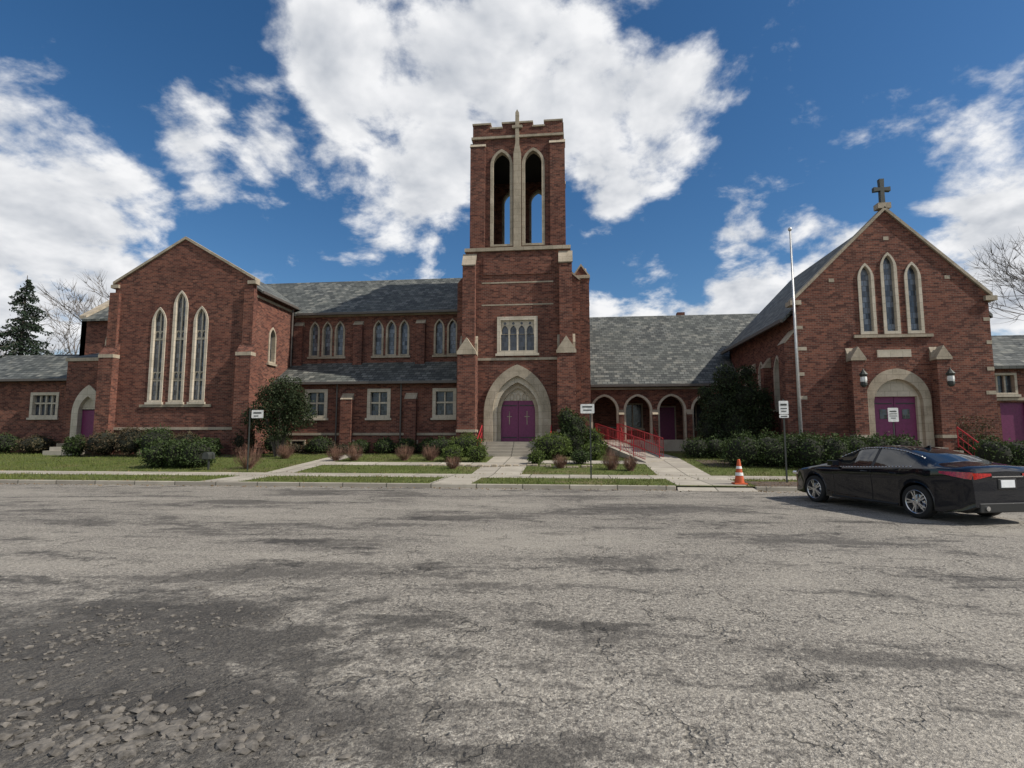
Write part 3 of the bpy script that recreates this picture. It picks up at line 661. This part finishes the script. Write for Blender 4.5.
def spruce(x,y,h,r):
    z=zl(y); e=empty('spruce_tree',(x,y,z)); mb=MB(); mb.tube((x,y,z-.1),(x,y,z+h),.24,.02,10); cs=[]
    lv=int(h*3.2)
    for i in range(lv):
        t=i/lv; zz=z+.8+(h-.9)*t; rr=r*(1-t)**.85+.12; nb=int(9-4*t)
        for k in range(nb):
            a=random.uniform(0,6.28); L=rr*random.uniform(.65,1.12); dz=-.28*L+random.uniform(-.1,.15)
            p0=Vector((x,y,zz)); p1=Vector((x+math.cos(a)*L,y+math.sin(a)*L,zz+dz)); mb.tube(p0,p1,.025,.006,3)
            m=int(42*L+14); u=rng.random(m)**.7; sd=(1-u)*.35*L*.6+.07
            pts=np.array(p0)[None]*(1-u[:,None])+np.array(p1)[None]*u[:,None]+np.stack([rng.normal(0,1,m)*sd*-math.sin(a),rng.normal(0,1,m)*sd*math.cos(a),-np.abs(rng.normal(0,.13,m))],1)
            cs.append(pts)
    mb.obj('trunk',M['bark'],e,recalc=False); v,f=rand_quads(np.concatenate(cs),.09); np_mesh('needles',v,f,M['spruce'],e)
spruce(-41.4,36.5,13.3,4.6); spruce(-50,40,10.5,3.6)
e=empty('small_evergreen_tree',(-15.5,27.6,.6)); mb=MB()
for k in range(5):
    a=k*1.3; mb.tube((-15.5+.08*math.cos(a),27.6+.08*math.sin(a),.5),(-15.5+.75*math.cos(a),27.6+.6*math.sin(a),2.9),.06,.03,6)
mb.obj('stems',M['bark'],e)
bl=[(-15.5,27.6,3.2,1.4,1.1,1.0),(-16.6,27.6,2.7,.9,.8,.8),(-14.4,27.6,2.8,1.0,.8,.85),(-15.2,27.6,4.2,1.0,.8,.8),(-16.2,27.7,3.9,.7,.6,.6),(-14.4,27.4,3.7,.7,.6,.6),(-15.4,27.3,2.0,1.0,.7,.6)]
v,f=rand_quads(blob_pts(bl,13000,.25),.06); np_mesh('crown',v,f,M['dkyew'],e)
bl=[(8.6,29.5,2.2,1.3,1.2,1.5),(7.8,29.5,3.3,.85,.9,1.1),(9.2,29.5,3.7,1.0,1,1.1),(8.3,29.5,4.6,.7,.7,.9),(9.9,29.5,2.6,.8,.8,1.0),(7.3,29.5,2.0,.6,.7,.9),(8.9,29.3,1.2,1.5,1.2,.8),(9.4,29.6,5.0,.5,.4,.5),(7.2,29.5,3.9,.45,.4,.5),(10.2,29.6,3.7,.5,.4,.5)]
e=bush('dark_evergreen_tree',bl,19000,.065,'dkyew',core=False)
core_mesh(bl,.6).obj('light_block_core',M['core'],e,smooth=True)  # added dark filler that stops light passing through the crown
bush('climbing_shrub',[(18.4,26.6,1.4,.9,.35,.9),(18.2,26.7,2.3,.9,.2,.35),(19.0,26.6,1.0,.6,.3,.6)],1500,.05,'rust',core=False)
N=3400; px=np.concatenate([rng.uniform(5.5,13,1500),rng.uniform(-35,15,1900)]); py=np.concatenate([rng.uniform(16.9,20,1500),rng.choice([17.2,17.35,17.42,19.9,21.6],1900)+rng.normal(0,.12,1900)])
pz=np.where(py<17.5,.012,np.interp(py,[17.65,20,21.6,28],[.14,.17,.19,.64]))
v,f=rand_quads(np.stack([px,py,pz],1),.035,1); np_mesh('leaf_litter',v,f,M['leaf'])
mb=MB(); bm=bmesh.new(); bmesh.ops.create_icosphere(bm,subdivisions=1,radius=1); iv=[v.co.copy() for v in bm.verts]; ifs=[tuple(v.index for v in f.verts) for f in bm.faces]; bm.free()
def rock(x,y,s,fl=.5):
    a=random.uniform(0,6.28); ca,sa=math.cos(a),math.sin(a)
    sx,sy,sz=s*random.uniform(.8,1.5),s*random.uniform(.6,1.0),s*fl
    vs=[]
    for v in iv:
        k=random.uniform(.75,1.15); px_,py_=v.x*sx*k,v.y*sy*k
        vs.append((x+px_*ca-py_*sa,y+px_*sa+py_*ca,sz*.35+v.z*sz*k))
    mb.add(vs,ifs)
for i in range(620):
    rock(-2.5+random.gauss(0,.62),2.95+random.gauss(0,.20),random.choice([.008,.010,.014,.02,.03,.045])*random.uniform(.7,1.2),.4)
for i in range(480): rock(-3.9+random.gauss(0,.6),4.3+random.gauss(0,.5),random.choice([.006,.01,.018,.03])*random.uniform(.7,1.2),.4)
for i in range(90): rock(-2.9+random.gauss(0,.16),4.75+random.gauss(0,.12),random.choice([.008,.012])*random.uniform(.7,1.2),.4)
for i in range(1300): rock(random.uniform(-7,7),2.4+random.random()**1.5*9,random.uniform(.003,.009))
M['rubble']=plain('rubble_stone',(.15,.135,.117),.9,scale=14,var=.65); mb.obj('asphalt_rubble',M['rubble'],recalc=False)

# ================================================================== STREET FURNITURE
def railing(name,pts,h=.9,gap=.14):
    e=empty(name,pts[0]); r=MB(); p=MB()
    for a,b2 in zip(pts[:-1],pts[1:]):
        a=Vector(a);b2=Vector(b2); up=Vector((0,0,h)); L=(b2-a).length
        r.tube(a+up,b2+up,.03); r.tube(a+Vector((0,0,.12)),b2+Vector((0,0,.12)),.02); r.tube(a+Vector((0,0,h*.55)),b2+Vector((0,0,h*.55)),.02)
        k=max(1,int(L/gap))
        for i in range(k+1):
            q=a.lerp(b2,i/k); p.tube(q+Vector((0,0,.0 if i%8==0 else .12)),q+up,.024 if i%8==0 else .009,n=6)
    r.obj('rails',M['red'],e); p.obj('balusters',M['red'],e)
railing('red_handrail',[(1.6,33.5,1.45),(1.6,31.5,1.4),(3.5,25.8,.5)],1.0,.2); railing('red_handrail',[(2.9,33.5,1.45),(2.9,31.8,1.4),(4.5,26.8,.58)],1.0,.2)
railing('red_handrail',[(-4.75,29.4,1.38),(-4.75,27.9,.62)],.9,.3); railing('red_handrail',[(-.95,29.4,1.38),(-.95,27.9,.62)],.9,.3)
railing('red_handrail',[(17.15,26.0,1.18),(17.15,24.8,.5)],.9,.3); railing('red_handrail',[(3.35,36.0,1.45),(3.35,34.3,.8)],.9,.3); railing('red_handrail',[(5.45,36.0,1.45),(5.45,34.3,.8)],.9,.3)
mb=MB(); mb.add([(1.6,31.5,1.38),(2.9,31.8,1.38),(4.5,26.6,.58),(3.5,25.6,.50),(1.6,31.5,.3),(2.9,31.8,.3),(4.5,26.6,.3),(3.5,25.6,.3)],[(0,1,2,3),(4,5,6,7),(0,1,5,4),(1,2,6,5),(2,3,7,6),(3,0,4,7)]); mb.box(1.5,3.0,31.6,35.6,0,1.4); mb.obj('ramp',M['concrete'])
def sign(name,x,y,panels,top,mat='darkpole',rot=0):
    e=empty(name,(x,y,zl(y))); p=MB(); p.box(x-.025,x+.025,y-.015,y+.015,zl(y)-.1,top); p.obj('post',M[mat],e)
    for (dx,zc,w,h,marks) in panels:
        s=MB(); s.slab([(x+dx-w/2+.02,zc-h/2),(x+dx+w/2-.02,zc-h/2),(x+dx+w/2,zc-h/2+.02),(x+dx+w/2,zc+h/2-.02),(x+dx+w/2-.02,zc+h/2),(x+dx-w/2+.02,zc+h/2),(x+dx-w/2,zc+h/2-.02),(x+dx-w/2,zc-h/2+.02)],[],y-.03,y-.018); s.obj('panel',M['white'],e)
        k=MB()
        for (mx,mz,mw,mh) in marks: k.box(x+dx+mx-mw/2,x+dx+mx+mw/2,y-.034,y-.0305,zc+mz-mh/2,zc+mz+mh/2)
        k.obj('lettering',M['darkpole'],e)
sign('street_sign',.78,20.0,[(-.1,2.68,.5,.34,[(0,.07,.36,.05),(0,-.05,.3,.04)])],2.9)
sign('street_sign',-13.55,21.8,[(.35,2.62,.52,.34,[(0,.05,.36,.06),(-.05,-.08,.2,.04)])],2.85)
sign('parking_sign',7.1,18.8,[(0,2.62,.3,.45,[(0,.1,.2,.06),(0,-.03,.2,.03),(0,-.12,.16,.03)]),(0,2.33,.3,.1,[(0,0,.2,.03)])],2.9)
sign('notice_sign',13.9,24.9,[(0,2.6,.42,.6,[(0,.15,.28,.05),(0,.04,.3,.03),(0,-.05,.3,.03),(0,-.14,.2,.03)])],2.95)
e=empty('flagpole',(10.35,25.6,.5)); mb=MB(); mb.tube((10.35,25.6,.4),(10.35,25.6,11.2),.07,.035,12); mb.lathe((10.35,25.6,11.2),[(0,0),(.07,.03),(.09,.1),(.07,.16),(0,.19)],12); mb.lathe((10.35,25.6,.4),[(.2,0),(.2,.15),(.1,.22),(.07,.3)],12); mb.obj('pole',M['silver'],e,smooth=True)
mb=MB(); mb.tube((10.43,25.58,1.5),(10.40,25.58,11.1),.006,.006,4); mb.obj('halyard',M['white'],e)
M['orange']=plain('cone_orange',(.50,.085,.02),.6); 
e=empty('traffic_cone',(5.45,18.3,zl(18.3))); z=zl(18.3); kx=5.45
mb=MB(); mb.box(kx-.2,kx+.2,18.1,18.5,z,z+.05); mb.lathe((kx,18.3,z),[(.15,.05),(.145,.09),(.045,.78),(.03,.8),(0,.8)],20); mb.obj('cone_body',M['orange'],e,bevel=.01)
mb=MB(); mb.lathe((kx,18.3,z),[(.118,.28),(.105,.38)],20); mb.lathe((kx,18.3,z),[(.086,.5),(.072,.58)],20); 
for vv in range(len(mb.v)):
    x,y,zz=mb.v[vv]; mb.v[vv]=(kx+(x-kx)*1.08,18.3+(y-18.3)*1.08,zz)
mb.obj('reflective_bands',M['white'],e)
e=empty('mailbox',(-15.6,22.2,.2)); mb=MB(); mb.box(-15.63,-15.57,22.17,22.23,.15,.75); mb.slab(arch(-15.6,.7,.3,.3,.15),[],21.95,22.4); mb.obj('body',M['darkpole'],e,bevel=.01)
mb=MB()
for i in range(26):
    xx=-6.6+i*.3+random.uniform(-.04,.04); mb.box(xx-.13,xx+.12,24.0+.3*math.sin(i*.5),24.2+.3*math.sin(i*.5),.2,.42+random.uniform(-.03,.03))
mb.obj('stone_edging',M['stone'],bevel=.03)

# ================================================================== CAR
def build_car(loc,ang):
    car=empty('parked_car',(0,0,0))
    paint,nt,b=newmat('black_car_paint',.5,(.002,.003,.005),0,.02); b.inputs['Coat Weight'].default_value=1.0; b.inputs['Coat Roughness'].default_value=.01
    q=NB(nt); tc=q.n('ShaderNodeTexCoord').outputs['Object']; n=q.noise(tc,420,1); q.out(q.mix(q.ramp(n,.4,.7),(.002,.003,.006),(.005,.007,.013)),b)
    gl,nt,b=newmat('tinted_car_glass',.03,(.008,.009,.010),0,.7); q=NB(nt); tc=q.n('ShaderNodeTexCoord').outputs['Object']; q.out(q.mix(q.ramp(q.noise(tc,1.5,2),.4,.6),(.005,.006,.007),(.018,.02,.021)),b)
    blk=plain('black_trim',(.010,.010,.010),.5); rub=plain('tyre_rubber',(.014,.0135,.013),.85); alloy=plain('alloy_wheel',(.55,.55,.56),.22,.9,var=.1); chrome=plain('chrome_trim',(.65,.65,.66),.12,1,var=.05,bump=0)
    redl,nt,b=newmat('tail_light_red',.08,(.35,.008,.008),0,.6); b.inputs['Coat Weight'].default_value=.5
    q=NB(nt); tc=q.n('ShaderNodeTexCoord').outputs['Object']; q.out(q.mix(q.ramp(q.noise(tc,30,2),.4,.6),(.26,.004,.004),(.50,.012,.010)),b)
    plate=plain('licence_plate',(.7,.72,.74),.4,var=.1)
    xf,xr=1.43,-1.40; AR=.380; wz=.335
    def I(x,xs,ys,s=.05): return float(sum(np.interp(x+d,xs,ys) for d in (-s,-s/2,0,s/2,s))/5)
    TX=[-2.46,-2.42,-2.3,-1.95,-1.72,-1.35,-.95,-.55,-.15,.2,.6,1.02,1.5,2.0,2.25,2.4,2.46]
    TZ=[.96,1.07,1.10,1.105,1.15,1.29,1.385,1.435,1.445,1.415,1.25,1.03,.96,.87,.79,.66,.55]
    WX=[-2.46,-2.4,-2.2,-1.8,-1.4,0,1.4,1.9,2.2,2.38,2.46]; WY=[.76,.84,.895,.93,.93,.92,.925,.90,.83,.68,.56]
    RX=[-2.46,-1.95,-1.72,-1.35,-.9,0,.25,.6,1.02,1.3,2.46]; RY=[.70,.80,.73,.64,.58,.59,.60,.68,.80,.82,.50]
    BX=[-2.46,-2.35,-1.9,-1.2,0,.9,1.2,1.6,2.1,2.35,2.46]; BZ=[.92,1.03,1.055,1.03,.96,.925,.93,.89,.80,.66,.52]
    xs=set(np.round(np.linspace(-2.46,2.46,83),4))
    for w in (xf,xr):
        xs={x for x in xs if abs(x-w)>AR+.01}
        for t in np.linspace(0,math.pi,19): xs.add(round(w+AR*math.cos(t),4))
        xs.add(w-AR-.004); xs.add(w+AR+.004)
    for p in (-.36,-.28,.62,-1.32,-1.02,-1.70,.22,.99): xs.add(p)
    xs=sorted(xs); V=[];F=[];MI=[]
    K=11
    for x in xs:
        top=I(x,TX,TZ,.04); hw=I(x,WX,WY); rw=min(I(x,RX,RY),hw*.93); bz=min(I(x,BX,BZ),top-.03)
        zb=float(np.interp(x,[-2.46,-2.3,-1.9,1.9,2.3,2.46],[.34,.25,.19,.19,.22,.28]))
        fl=0
        for w in (xf,xr):
            if abs(x-w)<=AR+.0005: zb=wz+math.sqrt(max(0,AR*AR-(x-w)**2))
            fl=max(fl,math.exp(-((x-w)/.5)**2))
        hw2=hw+.012*fl
        z3=max(.46,zb+.035); z4=max(.70,z3+.03); z4=min(z4,bz-.10); z3=min(z3,z4-.02); zc=min(.84,bz-.05); zc=max(zc,z4+.01)
        sec=[(0,zb),(hw*.90,zb),(hw2*.972,zb+.015),(hw2*.955,z3),(hw2*.98,z4),(hw2*1.0,zc),(hw*.985,max(bz-.03,zc+.008)),(hw*.94,bz+.005 if bz>zc+.02 else zc+.02),(rw,top-.035),(rw*.88,top-.008),(0,top+.014)]
        L=[(x,y,z) for y,z in sec]; Rr=[(x,-y,z) for y,z in reversed(sec[1:-1])]
        V+=L+Rr
    n=len(V)//len(xs)
    def mid(i,j):
        s=j if j<K-1 else (n-1-j)
        x=(xs[i]+xs[i+1])/2
        if s==0: return 2
        if s==7 and -1.32<x<.62: return 2 if (-.36<x<-.28) else 1
        if s==9 and (.22<x<.99 or -1.70<x<-1.02): return 1
        if s==1 : return 2
        return 0
    for i in range(len(xs)-1):
        for j in range(n):
            F.append((i*n+j,(i+1)*n+j,(i+1)*n+(j+1)%n,i*n+(j+1)%n)); MI.append(mid(i,j))
    F.append(tuple(range(n))); MI.append(0); F.append(tuple((len(xs)-1)*n+j for j in range(n))); MI.append(0)
    me=bpy.data.meshes.new('body'); me.from_pydata(V,[],F); me.update()
    for m in (paint,gl,blk): me.materials.append(m)
    me.polygons.foreach_set('material_index',MI)
    bm=bmesh.new(); bm.from_mesh(me); bmesh.ops.recalc_face_normals(bm,faces=bm.faces); bm.to_mesh(me); bm.free()
    me.shade_smooth(); 
    try: me.set_sharp_from_angle(angle=R(38))
    except: pass
    o=bpy.data.objects.new('body',me); scn.collection.objects.link(o); o.parent=car
    def P(mb,name,mat,smooth=False,bevel=0):
        o=mb.obj(name,mat,None,smooth,True,bevel); o.parent=car; return o
    hwf=lambda x:I(x,WX,WY)
    mb=MB(); mb.box(-2.2,2.2,-.62,.62,.2,.62); P(mb,'underbody',blk)
    tires=MB(); rims=MB(); back=MB(); disc=MB()
    for w in (xf,xr):
        for s in (-1,1):
            c=(w,s*.815,wz)
            tires.lathe(c,[(.235,-.105),(.30,-.115),(.328,-.09),(.335,-.05),(.335,.05),(.328,.09),(.30,.115),(.235,.105)],40,'y')
            rims.lathe(c,[(.242,s*.108),(.236,s*.112),(.222,s*.10),(.215,s*.02)],40,'y')
            back.lathe(c,[(.22,s*.015),(0,s*.012)],32,'y')
            disc.lathe(c,[(.15,s*.02),(.15,s*.035),(.04,s*.035)],32,'y')
            rims.lathe(c,[(.055,s*.06),(.05,s*.1),(0,s*.105)],16,'y')
            for k in range(5):
                for off in (-.16,.16):
                    t=2*math.pi*k/5+off; t0=2*math.pi*k/5+off*.5
                    a=Vector((math.cos(t0)*.03,0,math.sin(t0)*.03)); b2=Vector((math.cos(t)*.226,0,math.sin(t)*.226)); d=(b2-a).normalized(); sd=Vector((-d.z,0,d.x))*.014
                    C=Vector(c); y1=s*.098; y2=s*.06
                    vs=[C+a+sd+Vector((0,y1,0)),C+a-sd+Vector((0,y1,0)),C+b2-sd*.9+Vector((0,y1,0)),C+b2+sd*.9+Vector((0,y1,0)),C+a+sd+Vector((0,y2,0)),C+a-sd+Vector((0,y2,0)),C+b2-sd*.9+Vector((0,y2,0)),C+b2+sd*.9+Vector((0,y2,0))]
                    rims.add(vs,[(0,1,2,3),(4,5,6,7),(0,1,5,4),(1,2,6,5),(2,3,7,6),(3,0,4,7)])
    P(tires,'tyres',rub,True); P(rims,'alloy_rims',alloy); P(back,'wheel_backs',blk); P(disc,'brake_discs',chrome)
    mb=MB(); sm=MB(); hd=MB(); mr=MB()
    for s in (-1,1):
        pr=None
        for x in np.linspace(-1.32,.62,24):
            p=Vector((x,s*(hwf(x)*.94+.006),I(x,BX,BZ)+.008))
            if pr: mb.tube(pr,p,.009,n=6)
            pr=p
        pr=None
        for x in np.linspace(-1.45,.72,30):
            top=I(x,TX,TZ,.04); p=Vector((x,s*(min(I(x,RX,RY),hwf(x)*.93)+.006),top-.037))
            if pr: mb.tube(pr,p,.008,n=6)
            pr=p
        for x in (.78,-.32,-1.05):
            h=hwf(x)
            pts=[(h*.985+.002,I(x,BX,BZ)-.035),(h+.001,.84),(h*.98+.003,.70),(h*.955+.004,.46),(h*.972+.002,.26)]
            if x<-1: pts=pts[:3]
            for a,b2 in zip(pts[:-1],pts[1:]): sm.tube((x,s*a[0],a[1]),(x,s*b2[0],b2[1]),.004,n=4)
        for x in (-.16,-.92): hd.box(x-.09,x+.09,*sorted((s*(hwf(x)*.985-.01),s*(hwf(x)+.03))),.865,.895)
        sm.tube((.85,s*(hwf(.8)*.97+.004),.235),(-.98,s*(hwf(-.9)*.97+.004),.235),.022,n=6)
        mr.box(.56,.74,*sorted((s*.93,s*1.10)),.97,1.09); mr.tube((.65,s*.86,.97),(.65,s*.96,1.0),.025)
    P(mb,'chrome_trim',chrome,True); P(sm,'seams_and_sills',blk); P(hd,'door_handles',paint,bevel=.012); P(mr,'mirrors',paint,bevel=.035)
    tl=MB()
    for s in (-1,1):
        pr=[]
        for x in np.linspace(-1.94,-2.44,9):
            h=hwf(x); t=(x+1.94)/-.50; zt=.99; zb2=.95-.09*t
            pr.append(((x,s*(h*.99+.012),zt),(x,s*(h*1.0+.016),zb2)))
        xe=-2.475
        for y in (.72,.6,.46,.36): t=(.72-y)/.36; pr.append(((xe,s*y,.975-.01*t),(xe,s*y,.86+.06*t)))
        vs=[p for a in pr for p in a]; tl.add(vs,[(2*i,2*i+1,2*i+3,2*i+2) for i in range(len(pr)-1)])
    P(tl,'tail_lights',redl,True)
    mb=MB(); mb.box(-2.485,-2.45,-.16,.16,.70,.84); P(mb,'licence_plate',plate,bevel=.004)
    mb=MB(); mb.box(-2.488,-2.47,-.36,.36,.895,.915); P(mb,'trunk_chrome',chrome)
    mb=MB(); mb.box(-2.47,-2.2,-.66,.66,.24,.42); mb.box(-2.475,-2.44,-.22,.22,.66,.87); P(mb,'rear_diffuser',blk,bevel=.02)
    mb=MB(); 
    for s in (-1,1): mb.tube((-2.3,s*.5,.32),(-2.49,s*.5,.32),.045,n=14)
    P(mb,'exhaust_tips',chrome)
    mb=MB(); mb.slab([(-1.0,1.38),(-.82,1.41),(-.98,1.47)],[],-.015,.015); P(mb,'antenna_fin',paint)
    mb=MB()
    for s in (-1,1): mb.box(2.02,2.32,*sorted((s*.62,s*.84)),.66,.74)
    P(mb,'headlights',chrome,bevel=.03)
    mb=MB(); mb.box(2.38,2.475,-.5,.5,.36,.60); P(mb,'grille',blk,bevel=.02)
    car.rotation_euler=(0,0,ang); car.location=loc
build_car((7.5,13.6,0),R(106.7))

# ================================================================== CAMERA, LIGHT, SKY
cam=bpy.data.cameras.new('camera'); co=bpy.data.objects.new('camera',cam); scn.collection.objects.link(co)
cam.sensor_width=36; cam.lens=36*540/1024; cam.clip_end=5000; cam.clip_start=.05
co.location=(0,0,1.65); co.rotation_euler=(R(90+5.6),0,R(6)); scn.camera=co
sun=bpy.data.lights.new('sun','SUN'); so=bpy.data.objects.new('sun',sun); scn.collection.objects.link(so)
sun.energy=5.0; sun.angle=R(.53); sun.color=(1,.94,.84); so.rotation_euler=(-SUN).to_track_quat('-Z','Y').to_euler()
w=bpy.data.worlds.new('World'); scn.world=w; w.use_nodes=True; nt=w.node_tree
for nd in list(nt.nodes): nt.nodes.remove(nd)
q=NB(nt)
sky=q.n('ShaderNodeTexSky',{'sky_type':'NISHITA','sun_disc':False,'sun_elevation':math.asin(SUN.z),'sun_rotation':math.atan2(SUN.x,SUN.y),'altitude':200,'air_density':1.0,'dust_density':.4,'ozone_density':3.0})
skc=q.n('ShaderNodeHueSaturation',Saturation=1.25,Value=1.0,Color=sky.outputs[0]).outputs[0]
d=q.n('ShaderNodeTexCoord').outputs['Generated']
sp=q.n('ShaderNodeSeparateXYZ',i0=d)
zz=q.math('ADD',q.math('MAXIMUM',sp.outputs[2],0.0),.38)
pl=q.n('ShaderNodeCombineXYZ',i0=q.math('DIVIDE',sp.outputs[0],zz),i1=q.math('DIVIDE',sp.outputs[1],zz),i2=0.0).outputs[0]
blobs=[(-9,36,8,1),(1,34,7.5,1),(-23,33,6,.9),(-17,26,6.5,.95),(10,31,6,.85),(4,27,5,.8),(-14,31,7,1),(-48,16,7.5,.95),(-38,26,4.5,.75),(-52,10,8,1),(-32,27,4.5,.6),(-44,21,4.5,.65),
 (39,14,7.5,1),(28,12,6.5,.95),(18,10.5,6.5,.95),(9,10,6,.9),(44,12,9,1),(3,9,5,.7),(-32,44,6,.8),(-12,46,9,.9),(9,45,6,.8),(17,20,3.5,.55),(24,19,3,.4),(-14,15,3,.45),(-42,12,6,.6),(100,30,30,.9),(180,35,35,.8),(-120,30,28,.8)]
acc=None
wn=q.n('ShaderNodeTexNoise',Vector=pl,Scale=4.5,Detail=3.0).outputs[1]
dw=q.n('ShaderNodeVectorMath',{'operation':'MULTIPLY_ADD'},i0=wn,i1=(.18,.18,.15),i2=q.n('ShaderNodeVectorMath',{'operation':'SUBTRACT'},i0=d,i1=(.09,.09,.075)).outputs[0]).outputs[0]
for az,el,r,s in blobs:
    v=(math.sin(R(az))*math.cos(R(el)),math.cos(R(az))*math.cos(R(el)),math.sin(R(el)))
    di=q.n('ShaderNodeVectorMath',{'operation':'DISTANCE'},i0=dw,i1=v).outputs['Value']
    k=q.ramp(di,R(r)*1.5,0,True,0,s)
    acc=k if acc is None else q.n('ShaderNodeMath',{'operation':'SMOOTH_MAX'},i0=acc,i1=k,i2=.12).outputs[0]
n1=q.noise(pl,5.0,7,.6,.15); 
dens=q.math('ADD',acc,q.math('MULTIPLY',q.math('SUBTRACT',n1,.5),1.8))
mask=q.n('ShaderNodeMapRange',{'interpolation_type':'SMOOTHSTEP'},i0=dens,i1=.20,i2=.56).outputs[0]
off=q.n('ShaderNodeVectorMath',{'operation':'ADD'},i0=pl,i1=(.06,-.01,0)).outputs[0]
n2=q.noise(off,5.0,4,.58,.15)
shade=q.math('SUBTRACT',n2,n1)
lit=q.ramp(q.math('ADD',q.math('MULTIPLY',shade,2.2),q.math('MULTIPLY',dens,.5)),.0,.85)
ccol=q.mix(lit,(.98,.985,1.0),(.47,.51,.575))
b1=q.n('ShaderNodeBackground',Color=skc,Strength=.098); b2=q.n('ShaderNodeBackground',Color=ccol,Strength=.95)
mx=q.n('ShaderNodeMixShader',i0=mask,i1=b1.outputs[0],i2=b2.outputs[0]); ow=q.n('ShaderNodeOutputWorld',i0=mx.outputs[0])
